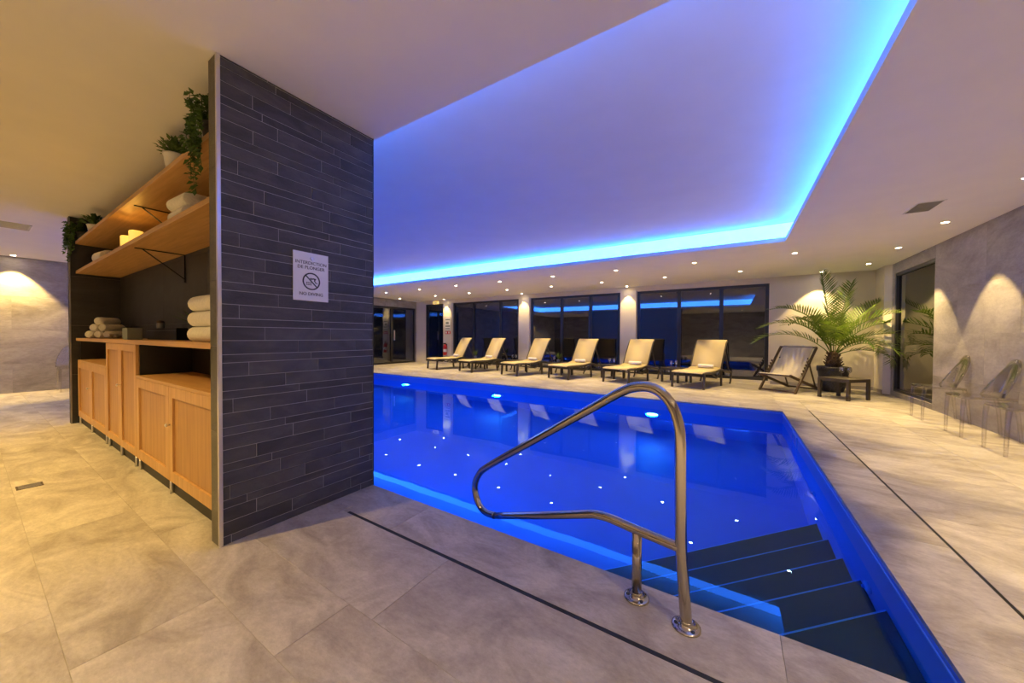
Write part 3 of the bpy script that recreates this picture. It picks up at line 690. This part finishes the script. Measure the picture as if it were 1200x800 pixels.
# ------------------------------------------------------------------ things on the niche shelves
for x, lb in ((-5.0, 'glowing yellow pillar candle on the oak shelf, nearer the niche side wall'), (-4.68, 'glowing yellow pillar candle on the oak shelf, nearer the slate partition')):
    c = thing('pillar_candle', lb, 'candle', (x, 0.87, 1.930), 0, 'glowing candles on the shelf')
    MB().lathe([(0.045, 0), (0.05, 0.005), (0.05, 0.15), (0.044, 0.155), (0.040, 0.137)], n=20).build('wax', 'candle_glow', c)
    MB().tube([(0, 0, 0.135), (0.002, 0, 0.16)], 0.002, 6).build('wick', 'black_paint', c)
    lamp('candle_flame', 'POINT', 0.5, (1.0, 0.50, 0.08), (0, 0, 0.20), c, soft=0.02)
bx = thing('grey_box', 'small open grey box standing on the oak worktop', 'box', (-4.80, 0.86, ZT))
MB().box((-0.09, -0.05, 0), (0.09, 0.05, 0.10)).build('carton', 'grey_box', bx, bev=0.003); MB().box((-0.092, -0.052, 0.10), (0.092, 0.052, 0.108)).build('lid', 'grey_box', bx)
tw = thing('dried_twig', 'curly dark dried twig lying beside the rolled towels', 'twig', (-5.28, 0.84, ZT))
for k in range(7):
    pts = [(-0.16 + 0.045 * i + 0.01 * random.random(), 0.03 * math.sin(i * 1.1 + k), 0.012 + 0.035 * abs(math.sin(i * 0.8 + k * 0.9)) ) for i in range(8)]
    MB().tube(smooth_path(pts, 3), 0.004, 6, 0.002).build('stem', 'dark_wood', tw)
bb = thing('black_tray_box', 'long black lacquered box at the back of the worktop', 'box', (-4.47, 1.05, ZT))
MB().box((-0.44, -0.07, 0), (0.44, 0.07, 0.105)).build('body', 'black_paint', bb, bev=0.003); MB().box((-0.442, -0.072, 0.082), (0.442, -0.0705, 0.086)).build('lid_seam', 'dark_metal', bb)
ow = thing('small_jar', 'small brown and silver lidded jar on the black box', 'jar', (-4.70, 1.03, ZT + 0.105))
MB().lathe([(0.026, 0), (0.03, 0.012), (0.03, 0.045), (0.024, 0.055)], n=18).build('jar_body', 'grey_metal', ow); MB().lathe([(0.028, 0.055), (0.03, 0.062), (0.026, 0.072), (0.010, 0.080)], n=18).build('lid', 'dark_wood', ow)
def leaf_card(m, p, d, up, L, w):
    """one folded, pointed leaf"""
    d = Vector(d).normalized(); sd = d.cross(Vector(up)); sd = sd.normalized() if sd.length > 1e-4 else Vector((1, 0, 0)); nrm = sd.cross(d)
    p = Vector(p); a = p + d * L * 0.45
    m.add([p, a + sd * w + nrm * w * 0.35, p + d * L - nrm * L * 0.12, a - sd * w + nrm * w * 0.35, a], [(0, 4, 1), (1, 4, 2), (0, 3, 4), (3, 2, 4)], False)
rnd = random.Random(3)
def bushy_pot(loc, label, s=1.0, pot='pot_white', ph=0.135):
    t = thing('potted_plant', label, 'plant', loc)
    MB().lathe([(0.040*s, 0), (0.044*s, 0.004), (0.058*s, ph - 0.012), (0.062*s, ph - 0.010), (0.062*s, ph), (0.054*s, ph), (0.052*s, ph - 0.02)], n=22).build('pot', pot, t)
    m = MB()
    for i in range(220):
        a = rnd.uniform(0, 2 * PI); e = rnd.uniform(0.15, 1.5); rr = rnd.uniform(0.03, 0.088) * s
        p = (rr * math.cos(a) * math.cos(e) , rr * math.sin(a) * math.cos(e), ph - 0.01 + rr * math.sin(e) * 1.15)
        leaf_card(m, p, (math.cos(a) * math.cos(e), math.sin(a) * math.cos(e), math.sin(e) + 0.2), (0, 0, 1), rnd.uniform(0.028, 0.045) * s, 0.011 * s)
    f = m.build('foliage', 'leaf', t, kind='stuff')
    return t
bushy_pot((-6.35, 0.845, 2.30), 'small bushy plant in a white pot above the niche side wall end of the shelf', 1.1, ph=0.11)
bushy_pot((-3.42, 0.835, 2.30), 'small bushy plant in a white pot on the upper shelf near the trailing ivy', 1.1, ph=0.125)
def trailing(loc, strands, drop, spread, label, seed, front=0.06):
    r = random.Random(seed); t = thing('trailing_plant', label, 'plant', loc)
    MB().lathe([(0.045, 0), (0.06, 0.10), (0.062, 0.11), (0.052, 0.105)], n=20).build('pot', 'pot_dark', t)
    for k in range(strands):
        a = r.uniform(-spread, spread); L = drop * r.uniform(0.35, 1.0) if k else drop
        top = (a * 0.4, -0.035, 0.13 + r.uniform(0, 0.05))
        fr_ = front + r.uniform(0.0, 0.07); edge = (a, -fr_ - 0.005, 0.10 + r.uniform(0.0, 0.14))
        pts = [(a * 0.1, 0, 0.09), top, edge]
        q = Vector(edge)
        for i in range(6): q = q + Vector((r.uniform(-0.02, 0.02), r.uniform(-0.008, 0.008), -L / 6)); q.y = min(q.y, -fr_); pts.append(tuple(q))
        path = smooth_path(pts, 4); m = MB().tube(path, 0.0022, 5, 0.0012)
        for i, p in enumerate(path[4:]):
            leaf_card(m, p, (r.uniform(-1, 1), r.uniform(-1, 0.1), r.uniform(-0.8, 0.5)), (r.uniform(-1, 1), 0, 1), r.uniform(0.032, 0.052), 0.012)
        m.build('vine', 'leaf', t)
    m = MB()
    for k in range(5):                      # upright shoots
        a = r.uniform(-0.06, 0.06); pts = [(0, 0, 0.09), (a * 0.6, -0.02, 0.17), (a, -0.03, 0.24 + r.uniform(-0.02, 0.02))]
        path = smooth_path(pts, 5); m.tube(path, 0.002, 5)
        for p in path[2:]:
            for s_ in range(3): leaf_card(m, p, (r.uniform(-1, 1), r.uniform(-1, 0.5), r.uniform(-0.3, 0.8)), (0, 0, 1), r.uniform(0.03, 0.045), 0.010)
    m.build('shoot', 'leaf', t)
trailing((-2.70, 0.835, 2.30), 10, 0.50, 0.15, 'ivy trailing down from the upper shelf beside the slate partition edge', 5)
trailing((-6.93, 0.83, 2.30), 13, 0.40, 0.16, 'ivy trailing down from the upper shelf at the narrow niche side wall', 9, 0.075)
sp = thing('spiky_plant', 'dark spiky plant in a black pot beside the folded towels', 'plant', (-3.55, 1.0, ZT))
MB().lathe([(0.05, 0), (0.065, 0.09), (0.068, 0.10), (0.056, 0.095)], n=20).build('pot', 'pot_dark', sp)
for i in range(16):
    a = i * 2.4; e = rnd.uniform(0.6, 1.45); L = rnd.uniform(0.13, 0.22); m = MB(); d = Vector((math.cos(a) * math.cos(e), math.sin(a) * math.cos(e), math.sin(e)))
    leaf_card(m, Vector((0, 0, 0.085)) + d * 0.02, d, (0, 0, 1), L, 0.014); m.build('leaf', 'leaf', sp)

# ------------------------------------------------------------------ sun loungers
LG = 'beige sun loungers in the row behind the pool'
def make_lounger():
    t = thing('sun_lounger', 'x', 'sun lounger', group=LG)     # origin: front left foot, x across (0.72), y towards the head
    w = 0.72; zs = 0.335
    def sling(name, pts, x0, x1, th=0.012):
        m = MB(); k = len(pts); vs = []
        for (y, q) in pts: vs += [(x0, y, q), (x1, y, q), (x1, y, q - th), (x0, y, q - th)]
        fs = [(0, 3, 2, 1), tuple(4 * (k - 1) + i for i in range(4))]
        for j in range(k - 1):
            for i in range(4): fs.append((j*4+i, j*4+(i+1) % 4, (j+1)*4+(i+1) % 4, (j+1)*4+i))
        m.add(vs, fs, True); return m.build(name, 'sling', t)
    sling('seat', [(-0.06, zs + 0.015), (-0.03, zs + 0.035), (0.1, zs + 0.045), (0.45, zs + 0.035), (0.8, zs + 0.045), (1.03, zs + 0.095)], 0.03, w - 0.03)
    sling('backrest', [(1.0, zs + 0.10), (1.06, zs + 0.22), (1.18, zs + 0.45), (1.30, zs + 0.66), (1.36, zs + 0.735), (1.39, zs + 0.725)], 0.03, w - 0.03)
    for x in (0.02, w - 0.02):
        m = MB(); m.tube(smooth_path([(x, -0.05, zs), (x, 0.05, zs + 0.01), (x, 0.5, zs - 0.005), (x, 0.98, zs + 0.045), (x, 1.3, zs - 0.02), (x, 1.62, zs - 0.05)], 5), 0.024, 8); m.build('side_rail', 'brown_resin', t)
        m = MB(); m.tube(smooth_path([(x, 1.0, zs + 0.08), (x, 1.06, zs + 0.20), (x, 1.18, zs + 0.43), (x, 1.30, zs + 0.64), (x, 1.37, zs + 0.71)], 4), 0.018, 8); m.build('back_rail', 'brown_resin', t)
        for ya, yb in ((0.02, 0.0), (0.98, 1.02)):
            MB().bar((x, ya, zs + 0.01), (x, yb - 0.01, 0.0), 0.035, 0.05).build('leg', 'brown_resin', t)
        m = MB(); m.tube(smooth_path([(x, 1.62, zs - 0.05), (x, 1.66, zs - 0.13), (x, 1.62, 0.05), (x, 1.58, 0.012)], 5), 0.022, 8); m.build('rear_leg', 'brown_resin', t)
        m = MB(); m.bar((x, 1.22, zs + 0.46), (x, 1.48, zs - 0.03), 0.02, 0.03); m.build('back_strut', 'brown_resin', t)
        m = MB(); m.tube(smooth_path([(x, 0.40, zs - 0.01), (x, 0.62, zs - 0.10), (x, 0.70, zs - 0.13), (x, 0.78, zs - 0.10), (x, 0.95, zs)], 4), 0.018, 6); m.build('brace', 'brown_resin', t)
    for y, q in ((-0.04, zs), (1.60, zs - 0.05), (0.66, zs - 0.12)): MB().bar((0.0, y, q), (w, y, q), 0.03, 0.03).build('cross_bar', 'brown_resin', t)
    return t
LP = [(-8.98, 8.68), (-7.47, 8.61), (-5.80, 8.57), (-4.27, 8.61), (-2.765, 8.66), (-1.18, 8.71)]
names = ['furthest from the palm, beside the fire extinguisher', 'fifth counting from the potted palm', 'fourth counting from the potted palm', 'third counting from the potted palm', 'second counting from the potted palm', 'next to the deck chair and palm']
proto = make_lounger(); AL = R(-18)
for i, ((x, y), nm) in enumerate(zip(LP, names)):
    o = proto if i == 0 else copy_tree(proto)
    o.location = (x, y, 0); o.rotation_euler = (0, 0, AL + R((-1, 2, 1, 3, 4, 1)[i])); o['label'] = 'beige sling sun lounger with dark frame, ' + nm
    ca, sa = math.cos(o.rotation_euler.z), math.sin(o.rotation_euler.z); lx, ly = 0.40, 0.90
    rolled_towel('lounger_towel', (x + lx * ca - ly * sa, y + lx * sa + ly * ca, 0.408), o.rotation_euler.z + PI / 2, 0.34, 0.042, 'small rolled white towel on the sun lounger ' + nm, 'rolled towels on the loungers')

# ------------------------------------------------------------------ low side tables between loungers, glasses, pots
def side_table(loc, rz, w, d, h, label, group):
    t = thing('side_table', label, 'table', loc, rz, group)
    top = MB(); n = 5
    for i in range(n): top_a = -d / 2 + d * i / n; MB().box((-w / 2, top_a + 0.002, h - 0.022), (w / 2, top_a + d / n - 0.002, h)).build('table_slat', 'brown_resin', t)
    fr = MB()
    for s in (-1, 1): fr.box((-w / 2 + 0.04, s * (d / 2 - 0.02) - 0.012, h - 0.06), (w / 2 - 0.04, s * (d / 2 - 0.02) + 0.012, h - 0.0225)); fr.box((s * (w / 2 - 0.02) - 0.012, -d / 2 + 0.04, h - 0.06), (s * (w / 2 - 0.02) + 0.012, d / 2 - 0.04, h - 0.0225))
    fr.build('apron', 'brown_resin', t)
    for sx in (-1, 1):
        for sy in (-1, 1): MB().box((sx * (w / 2 - 0.045), sy * (d / 2 - 0.045), 0), (sx * w / 2, sy * d / 2, h - 0.0225)).build('leg', 'brown_resin', t)
    return t
def wine_glass(loc, label, group, s=1.0):
    t = thing('wine_glass', label, 'glass', loc, 0, group)
    MB().lathe([(0.030*s, 0), (0.030*s, 0.003), (0.006*s, 0.006), (0.004*s, 0.012), (0.004*s, 0.070*s)], n=16).build('stem', 'drink_glass', t)
    MB().lathe([(0.005*s, 0.070*s), (0.026*s, 0.088*s), (0.036*s, 0.115*s), (0.036*s, 0.145*s), (0.030*s, 0.180*s), (0.0285*s, 0.180*s), (0.034*s, 0.145*s), (0.034*s, 0.115*s), (0.024*s, 0.090*s), (0.004*s, 0.074*s)], n=18, cap=False).build('bowl', 'drink_glass', t)
def agave(loc, label):
    t = thing('table_plant', label, 'plant', loc)
    MB().lathe([(0.04, 0), (0.055, 0.07), (0.058, 0.08), (0.047, 0.075)], n=18).build('pot', 'grey_metal', t)
    for i in range(14):
        a = i * 2.4; e = rnd.uniform(0.75, 1.45); m = MB(); d = Vector((math.cos(a) * math.cos(e), math.sin(a) * math.cos(e), math.sin(e)))
        leaf_card(m, Vector((0, 0, 0.07)) + d * 0.015, d, (0, 0, 1), rnd.uniform(0.15, 0.25), 0.022); m.build('leaf', 'palm_leaf', t)
for i in range(5):
    (xa, ya), (xb, yb) = LP[i], LP[i + 1]
    cx, cy = (xa + xb) / 2 + 0.36 + 0.37, (ya + yb) / 2 + 0.98
    nm = ('between the two loungers nearest the fire extinguisher', 'between the fifth and fourth loungers from the palm', 'between the fourth and third loungers from the palm', 'between the third and second loungers from the palm', 'between the two loungers nearest the palm')[i]
    side_table((cx, cy, 0), AL, 0.44, 0.52, 0.36, 'low dark slatted table ' + nm, 'low tables between the loungers')
    if i in (0, 2): agave((cx - 0.10, cy - 0.02, 0.36), 'green plant in grey pot on table ' + nm)
    if i in (1, 2, 3, 4):
        wine_glass((cx - 0.06 if i != 2 else cx - 0.19, cy - 0.12, 0.36), 'clear wine glass on the low table ' + nm, 'glasses on the lounger tables'); 
        if i != 2: wine_glass((cx + 0.05, cy - 0.08, 0.36), 'clear wine glass on the low table ' + nm, 'glasses on the lounger tables')

# ------------------------------------------------------------------ deck chair
dc = thing('deck_chair', 'folding wooden deck chair with beige canvas seat beside the potted palm', 'chair', (0.50, 9.245, 0), R(-32))
w = 0.66
def ds(s, q): return (s, q)
for x in (0.0, w):
    MB().bar((x, 0.0, 0.0), (x, 0.80, 0.93), 0.028, 0.05).build('back_rail', 'dark_wood', dc)
    xi = x + (0.035 if x == 0 else -0.035)
    MB().bar((xi, -0.10, 0.365), (xi, 1.06, 0.022), 0.028, 0.05).build('seat_rail', 'dark_wood', dc)
    MB().bar((xi + (0.035 if x == 0 else -0.035), 0.62, 0.70), (xi + (0.035 if x == 0 else -0.035), 0.95, 0.07), 0.018, 0.03).build('support_strut', 'dark_wood', dc)
    for i in range(5):
        s = 0.30 + 0.05 * i; q = s * 0.93 / 0.80
        MB().bar((x, s - 0.028, q + 0.024), (x, s - 0.055, q + 0.060), 0.026, 0.018).build('notch', 'dark_wood', dc)
for (y, q) in ((0.79, 0.925), (0.03, 0.03)): MB().bar((-0.01, y, q), (w + 0.01, y, q), 0.03, 0.03).build('cross_bar', 'dark_wood', dc)
for (y, q) in ((-0.09, 0.362), (1.04, 0.03)): MB().bar((0.03, y, q), (w - 0.03, y, q), 0.03, 0.03).build('cross_bar', 'dark_wood', dc)
cv = [(-0.105, 0.372), (-0.09, 0.392), (0.02, 0.375), (0.16, 0.325), (0.28, 0.315), (0.37, 0.37), (0.48, 0.50), (0.64, 0.715), (0.78, 0.935), (0.80, 0.955), (0.82, 0.94)]
cvp = smooth_path([(0, a, b) for a, b in cv], 4); m = MB(); k = len(cvp); vs = []
for p in cvp: vs += [(0.055, p.y, p.z), (w - 0.055, p.y, p.z), (w - 0.055, p.y + 0.003, p.z - 0.006), (0.055, p.y + 0.003, p.z - 0.006)]
fs = [(0, 3, 2, 1), tuple(4 * (k - 1) + i for i in range(4))]
for j in range(k - 1):
    for i in range(4): fs.append((j*4+i, j*4+(i+1) % 4, (j+1)*4+(i+1) % 4, (j+1)*4+i))
m.add(vs, fs, True).build('canvas_seat', 'canvas', dc)
side_table((1.757, 8.815, 0), R(45), 0.52, 0.52, 0.385, 'low square dark table holding two wine glasses before the palm pot', 'palm table')
wine_glass((1.76, 8.95, 0.385), 'clear wine glass on the square table before the palm pot', 'glasses on the palm table', 1.1); wine_glass((1.85, 8.89, 0.385), 'clear wine glass on the square table before the palm pot', 'glasses on the palm table', 1.1)

# ------------------------------------------------------------------ palm
PCX, PCY = 1.80, 9.86
pm = thing('potted_palm', 'large date palm with arching fronds in a dark textured pot', 'palm', (PCX, PCY, 0))
MB().lathe([(0.15, 0), (0.17, 0.01), (0.205, 0.14), (0.235, 0.30), (0.25, 0.42), (0.268, 0.43), (0.268, 0.53), (0.245, 0.53), (0.24, 0.50)], n=32).build('pot', 'pot_dark', pm)
MB().lathe([(0.01, 0.49), (0.238, 0.49), (0.235, 0.505), (0.01, 0.515)], n=24).build('soil', 'soil', pm)
MB().lathe([(0.10, 0.50), (0.135, 0.55), (0.115, 0.66), (0.085, 0.78), (0.05, 0.86)], n=18).build('trunk', 'bark', pm)
for i in range(26):
    a = i * 2.399; zz0 = 0.54 + 0.010 * i; rr = 0.125 - 0.0022 * i
    MB().bar((rr * math.cos(a), rr * math.sin(a), zz0), ((rr + 0.045) * math.cos(a), (rr + 0.045) * math.sin(a), zz0 + 0.055), 0.035, 0.016).build('leaf_base', 'bark', pm)
def frond(az, e0, e1, L, seed, roll=0.0, lw=1.0):
    r = random.Random(seed); az, e0, e1 = R(az), R(e0), R(e1); n = 26
    p = Vector((0.03 * math.cos(az), 0.03 * math.sin(az), 0.76)); pts = [p.copy()]; dirs = []
    for i in range(n):
        t_ = i / (n - 1); e = e0 + (e1 - e0) * t_ ** 1.25; d = Vector((math.cos(az) * math.cos(e), math.sin(az) * math.cos(e), math.sin(e)))
        dirs.append(d); p = p + d * (L / n); pts.append(p.copy())
    m = MB(); m.tube(pts, 0.011, 6, 0.002)
    side0 = Vector((-math.sin(az), math.cos(az), 0))
    nl = int(21 * L / 1.2)
    for k in range(nl):
        t_ = 0.22 + 0.77 * k / (nl - 1); idx = min(int(t_ * n), n - 1); q = pts[idx] + (pts[idx + 1] - pts[idx]) * (t_ * n - idx); d = dirs[idx]
        up = side0.cross(d)
        if up.z < 0: up = -up
        ll = 0.30 * lw * (0.35 + 1.0 * math.sin(PI * min(1, (t_ - 0.05) * 1.02)) ** 0.7) * r.uniform(0.88, 1.1)
        for s in (-1, 1):
            fwd = 0.55 + 0.55 * t_
            v = (side0 * s + d * fwd + up * (0.38 + r.uniform(-0.12, 0.12)) + Vector((0, 0, -0.10))).normalized()
            hw = 0.015; u = v.cross(up).normalized() * hw; mid = q + v * ll * 0.5 + up * 0.004; tip = q + v * ll + Vector((0, 0, -0.06 * ll))
            m.add([q - u * 0.6, q + u * 0.6, mid + u, tip, mid - u], [(0, 1, 2, 4), (4, 2, 3)])
    bad = False
    lim_x, lim_y = XR - 0.03 - PCX, YF - 0.03 - PCY
    m.v = [(min(x, lim_x), min(y, lim_y - (0.10 if x > 0.7 else 0)), max(zq, 0.58) if abs(x) < 0.3 and abs(y) < 0.3 else zq) for x, y, zq in m.v]
    m.v = [(min(x, 2.56 - PCX) if y + PCY > 9.93 else x, y, min(zq, ZC - 0.03)) for x, y, zq in m.v]
    m.build('frond', 'palm_leaf', pm)
#        azimuth, start elev, end elev, length   (32 = to the right in the picture, 212 = to the left, -58 = towards the viewer)
FR = [(200, 86, 80, 1.76), (30, 85, 70, 1.55), (28, 70, 30, 1.50), (5, 66, -15, 1.45), (-18, 56, -38, 1.40), (22, 44, -50, 1.15), (-45, 52, -52, 1.20), (-30, 74, 0, 1.40),
      (206, 80, -14, 1.78), (194, 70, -30, 1.60), (186, 50, -38, 1.55), (226, 74, -30, 1.60), (262, 76, -34, 1.25), (300, 66, -50, 1.05),
      (120, 78, 45, 0.95), (75, 80, 52, 0.95), (168, 74, 5, 1.15), (-6, 30, -60, 1.05)]
for i, (a, b, c, L) in enumerate(FR): frond(a, b, c, L, 100 + i)

# ------------------------------------------------------------------ transparent chairs
def make_ghost_chair(loc, rz, label):
    """origin at floor centre; local -y is the front"""
    t = thing('transparent_chair', label, 'chair', loc, rz, 'clear plastic chairs'); P = 'clear_plastic'
    pts = []
    for (x, y) in ((-0.185, 0.19), (-0.195, 0.0), (-0.21, -0.15), (-0.195, -0.20), (-0.15, -0.215), (0.0, -0.222), (0.15, -0.215), (0.195, -0.20), (0.21, -0.15), (0.195, 0.0), (0.185, 0.19)): pts.append((x, y))
    MB().prism(pts, 0.445, 0.475).build('seat', P, t, bev=0.006)
    for s in (-1, 1):
        MB().tube(smooth_path([(s * 0.175, -0.185, 0.448), (s * 0.178, -0.195, 0.30), (s * 0.172, -0.200, 0.0)], 4), 0.023, 4, 0.015).build('leg', P, t)
        MB().tube(smooth_path([(s * 0.165, 0.175, 0.448), (s * 0.168, 0.20, 0.30), (s * 0.175, 0.225, 0.0)], 4), 0.023, 4, 0.015).build('leg', P, t)
    # curved back shell with an arched top
    nu, nv = 13, 9; vs = []
    for lay in (0, 0.010):
        for j in range(nv):
            v = j / (nv - 1)
            for i in range(nu):
                u = -1 + 2 * i / (nu - 1)
                hw = 0.205 * (1 - 0.42 * v ** 2.0)
                top = 0.90 - 0.10 * abs(u) ** 2.4
                zq = 0.476 + (top - 0.476) * v
                x = hw * u; y = 0.135 + 0.115 * v - 0.06 * u * u * (1 - 0.6 * v) + lay
                vs.append((x, y, zq))
    N = nu * nv; fs = []
    for j in range(nv - 1):
        for i in range(nu - 1):
            a = j * nu + i; fs.append((a, a + 1, a + nu + 1, a + nu)); fs.append((N + a, N + a + nu, N + a + nu + 1, N + a + 1))
    rim = [i for i in range(nu)] + [j * nu + nu - 1 for j in range(1, nv)] + [(nv - 1) * nu + i for i in range(nu - 2, -1, -1)] + [j * nu for j in range(nv - 2, 0, -1)]
    for a, b in zip(rim, rim[1:] + rim[:1]): fs.append((a, a + N, b + N, b))
    m = MB(); m.add(vs, fs, True); m.build('backrest', P, t)
    rp = [vs[k] for k in [j * nu for j in range(nv)] + [(nv - 1) * nu + i for i in range(1, nu)] + [j * nu + nu - 1 for j in range(nv - 2, -1, -1)]]
    MB().tube([(x, y + 0.005, zq) for x, y, zq in rp], 0.009, 6).build('back_rim', P, t)
    return t
GL = ('clear plastic chair by the stone wall nearest the glass panel', 'clear plastic chair by the stone wall, second from the glass panel', 'clear plastic chair by the stone wall, third from the glass panel')
for y, lb in zip((7.25, 6.28, 5.51), GL): make_ghost_chair((2.42, y, 0), R(-90), lb)
make_ghost_chair((-11.2, 1.18, 0), R(90), 'clear plastic chair by the far stone wall beyond the towel niche')

# ------------------------------------------------------------------ notices, extinguisher, exit sign, vents
ex = thing('fire_extinguisher', 'red fire extinguisher hanging on the cream pier beside the door', 'extinguisher', (-9.80, YF - 0.14, 0.36))
MB().lathe([(0.06, 0), (0.075, 0.015), (0.075, 0.33), (0.065, 0.38), (0.03, 0.42), (0.022, 0.44)], n=22).build('cylinder', 'red_paint', ex)
MB().lathe([(0.0765, 0.13), (0.0765, 0.25)], n=22, cap=False).build('label_band', 'paper', ex)
m = MB(); m.box((-0.015, -0.06, 0.47), (0.015, 0.05, 0.485)); m.box((-0.02, -0.02, 0.44), (0.02, 0.02, 0.47)); m.build('valve_handle', 'black_paint', ex)
MB().tube(smooth_path([(0.0, -0.03, 0.455), (-0.07, -0.07, 0.44), (-0.105, -0.04, 0.30), (-0.10, 0.0, 0.12)], 5), 0.011, 8).build('hose', 'black_paint', ex)
MB().box((-0.03, 0.075, 0.25), (0.03, 0.088, 0.45)).build('wall_bracket', 'dark_metal', ex)
ep = thing('evacuation_plan', 'framed evacuation plan notice on the cream pier above the extinguisher', 'notice', (-9.73, YF - 0.051, 1.62))
MB().box((-0.16, -0.012, -0.26), (0.16, 0, 0.26)).build('frame', 'grey_metal', ep); MB().box((-0.145, -0.014, -0.245), (0.145, -0.012, 0.245)).build('sheet', 'paper', ep)
for i, (z0, z1, x0, x1) in enumerate(((0.14, 0.20, -0.12, 0.12), (-0.02, 0.09, -0.1, 0.06), (-0.12, -0.06, -0.12, 0.12), (-0.21, -0.17, -0.12, 0.12))):
    MB().box((x0, -0.0148, z0), (x1, -0.014, z1)).build('printed_block', 'grey_box', ep)
es = thing('extinguisher_sign', 'red safety pictogram sign below the evacuation plan', 'sign', (-9.73, YF - 0.051, 1.27))
MB().box((-0.14, -0.005, -0.06), (0.14, 0, 0.06)).build('panel', 'red_paint', es)
for x in (-0.08, 0.06): MB().box((x - 0.03, -0.0062, -0.035), (x + 0.03, -0.005, 0.035)).build('pictogram', 'paper', es)
xs_ = thing('exit_sign', 'small lit amber emergency exit light above the glazed door', 'exit sign', (-10.42, YF, 2.50))
MB().box((-0.14, -0.06, -0.055), (0.14, 0, 0.055)).build('housing', 'exit_glow', xs_, bev=0.008); MB().box((-0.03, -0.0625, -0.03), (0.06, -0.0605, 0.03)).build('pictogram', 'paper', xs_)
vt = thing('ceiling_vent', 'square ceiling air vent above the transparent chairs', 'vent', (1.785, 5.775, ZC))
m = MB(); m.box((-0.11, -0.20, -0.006), (0.11, -0.185, 0)); m.box((-0.11, 0.185, -0.006), (0.11, 0.20, 0)); m.box((-0.11, -0.185, -0.006), (-0.095, 0.185, 0)); m.box((0.095, -0.185, -0.006), (0.11, 0.185, 0))
m.build('frame', 'white_metal', vt)
for i in range(9): MB().bar((-0.095, -0.165 + i * 0.041, -0.005), (0.095, -0.165 + i * 0.041, -0.005), 0.030, 0.003).build('louvre', 'grey_metal', vt)
MB().box((-0.095, -0.185, -0.0015), (0.095, 0.185, -0.0005)).build('backing', 'dark_metal', vt)
vt = thing('air_grille', 'long slotted air grille in the ceiling beyond the towel niche', 'vent', (-8.28, 0.08, ZC))
m = MB(); m.box((-0.22, -0.44, -0.006), (0.22, -0.42, 0)); m.box((-0.22, 0.42, -0.006), (0.22, 0.44, 0)); m.box((-0.22, -0.42, -0.006), (-0.20, 0.42, 0)); m.box((0.20, -0.42, -0.006), (0.22, 0.42, 0)); m.build('frame', 'grey_metal', vt)
for i in range(9): MB().box((-0.19 + i * 0.044, -0.42, -0.005), (-0.165 + i * 0.044, 0.42, -0.002)).build('louvre', 'grey_metal', vt)
MB().box((-0.20, -0.42, -0.0015), (0.20, 0.42, -0.0005)).build('backing', 'dark_metal', vt)
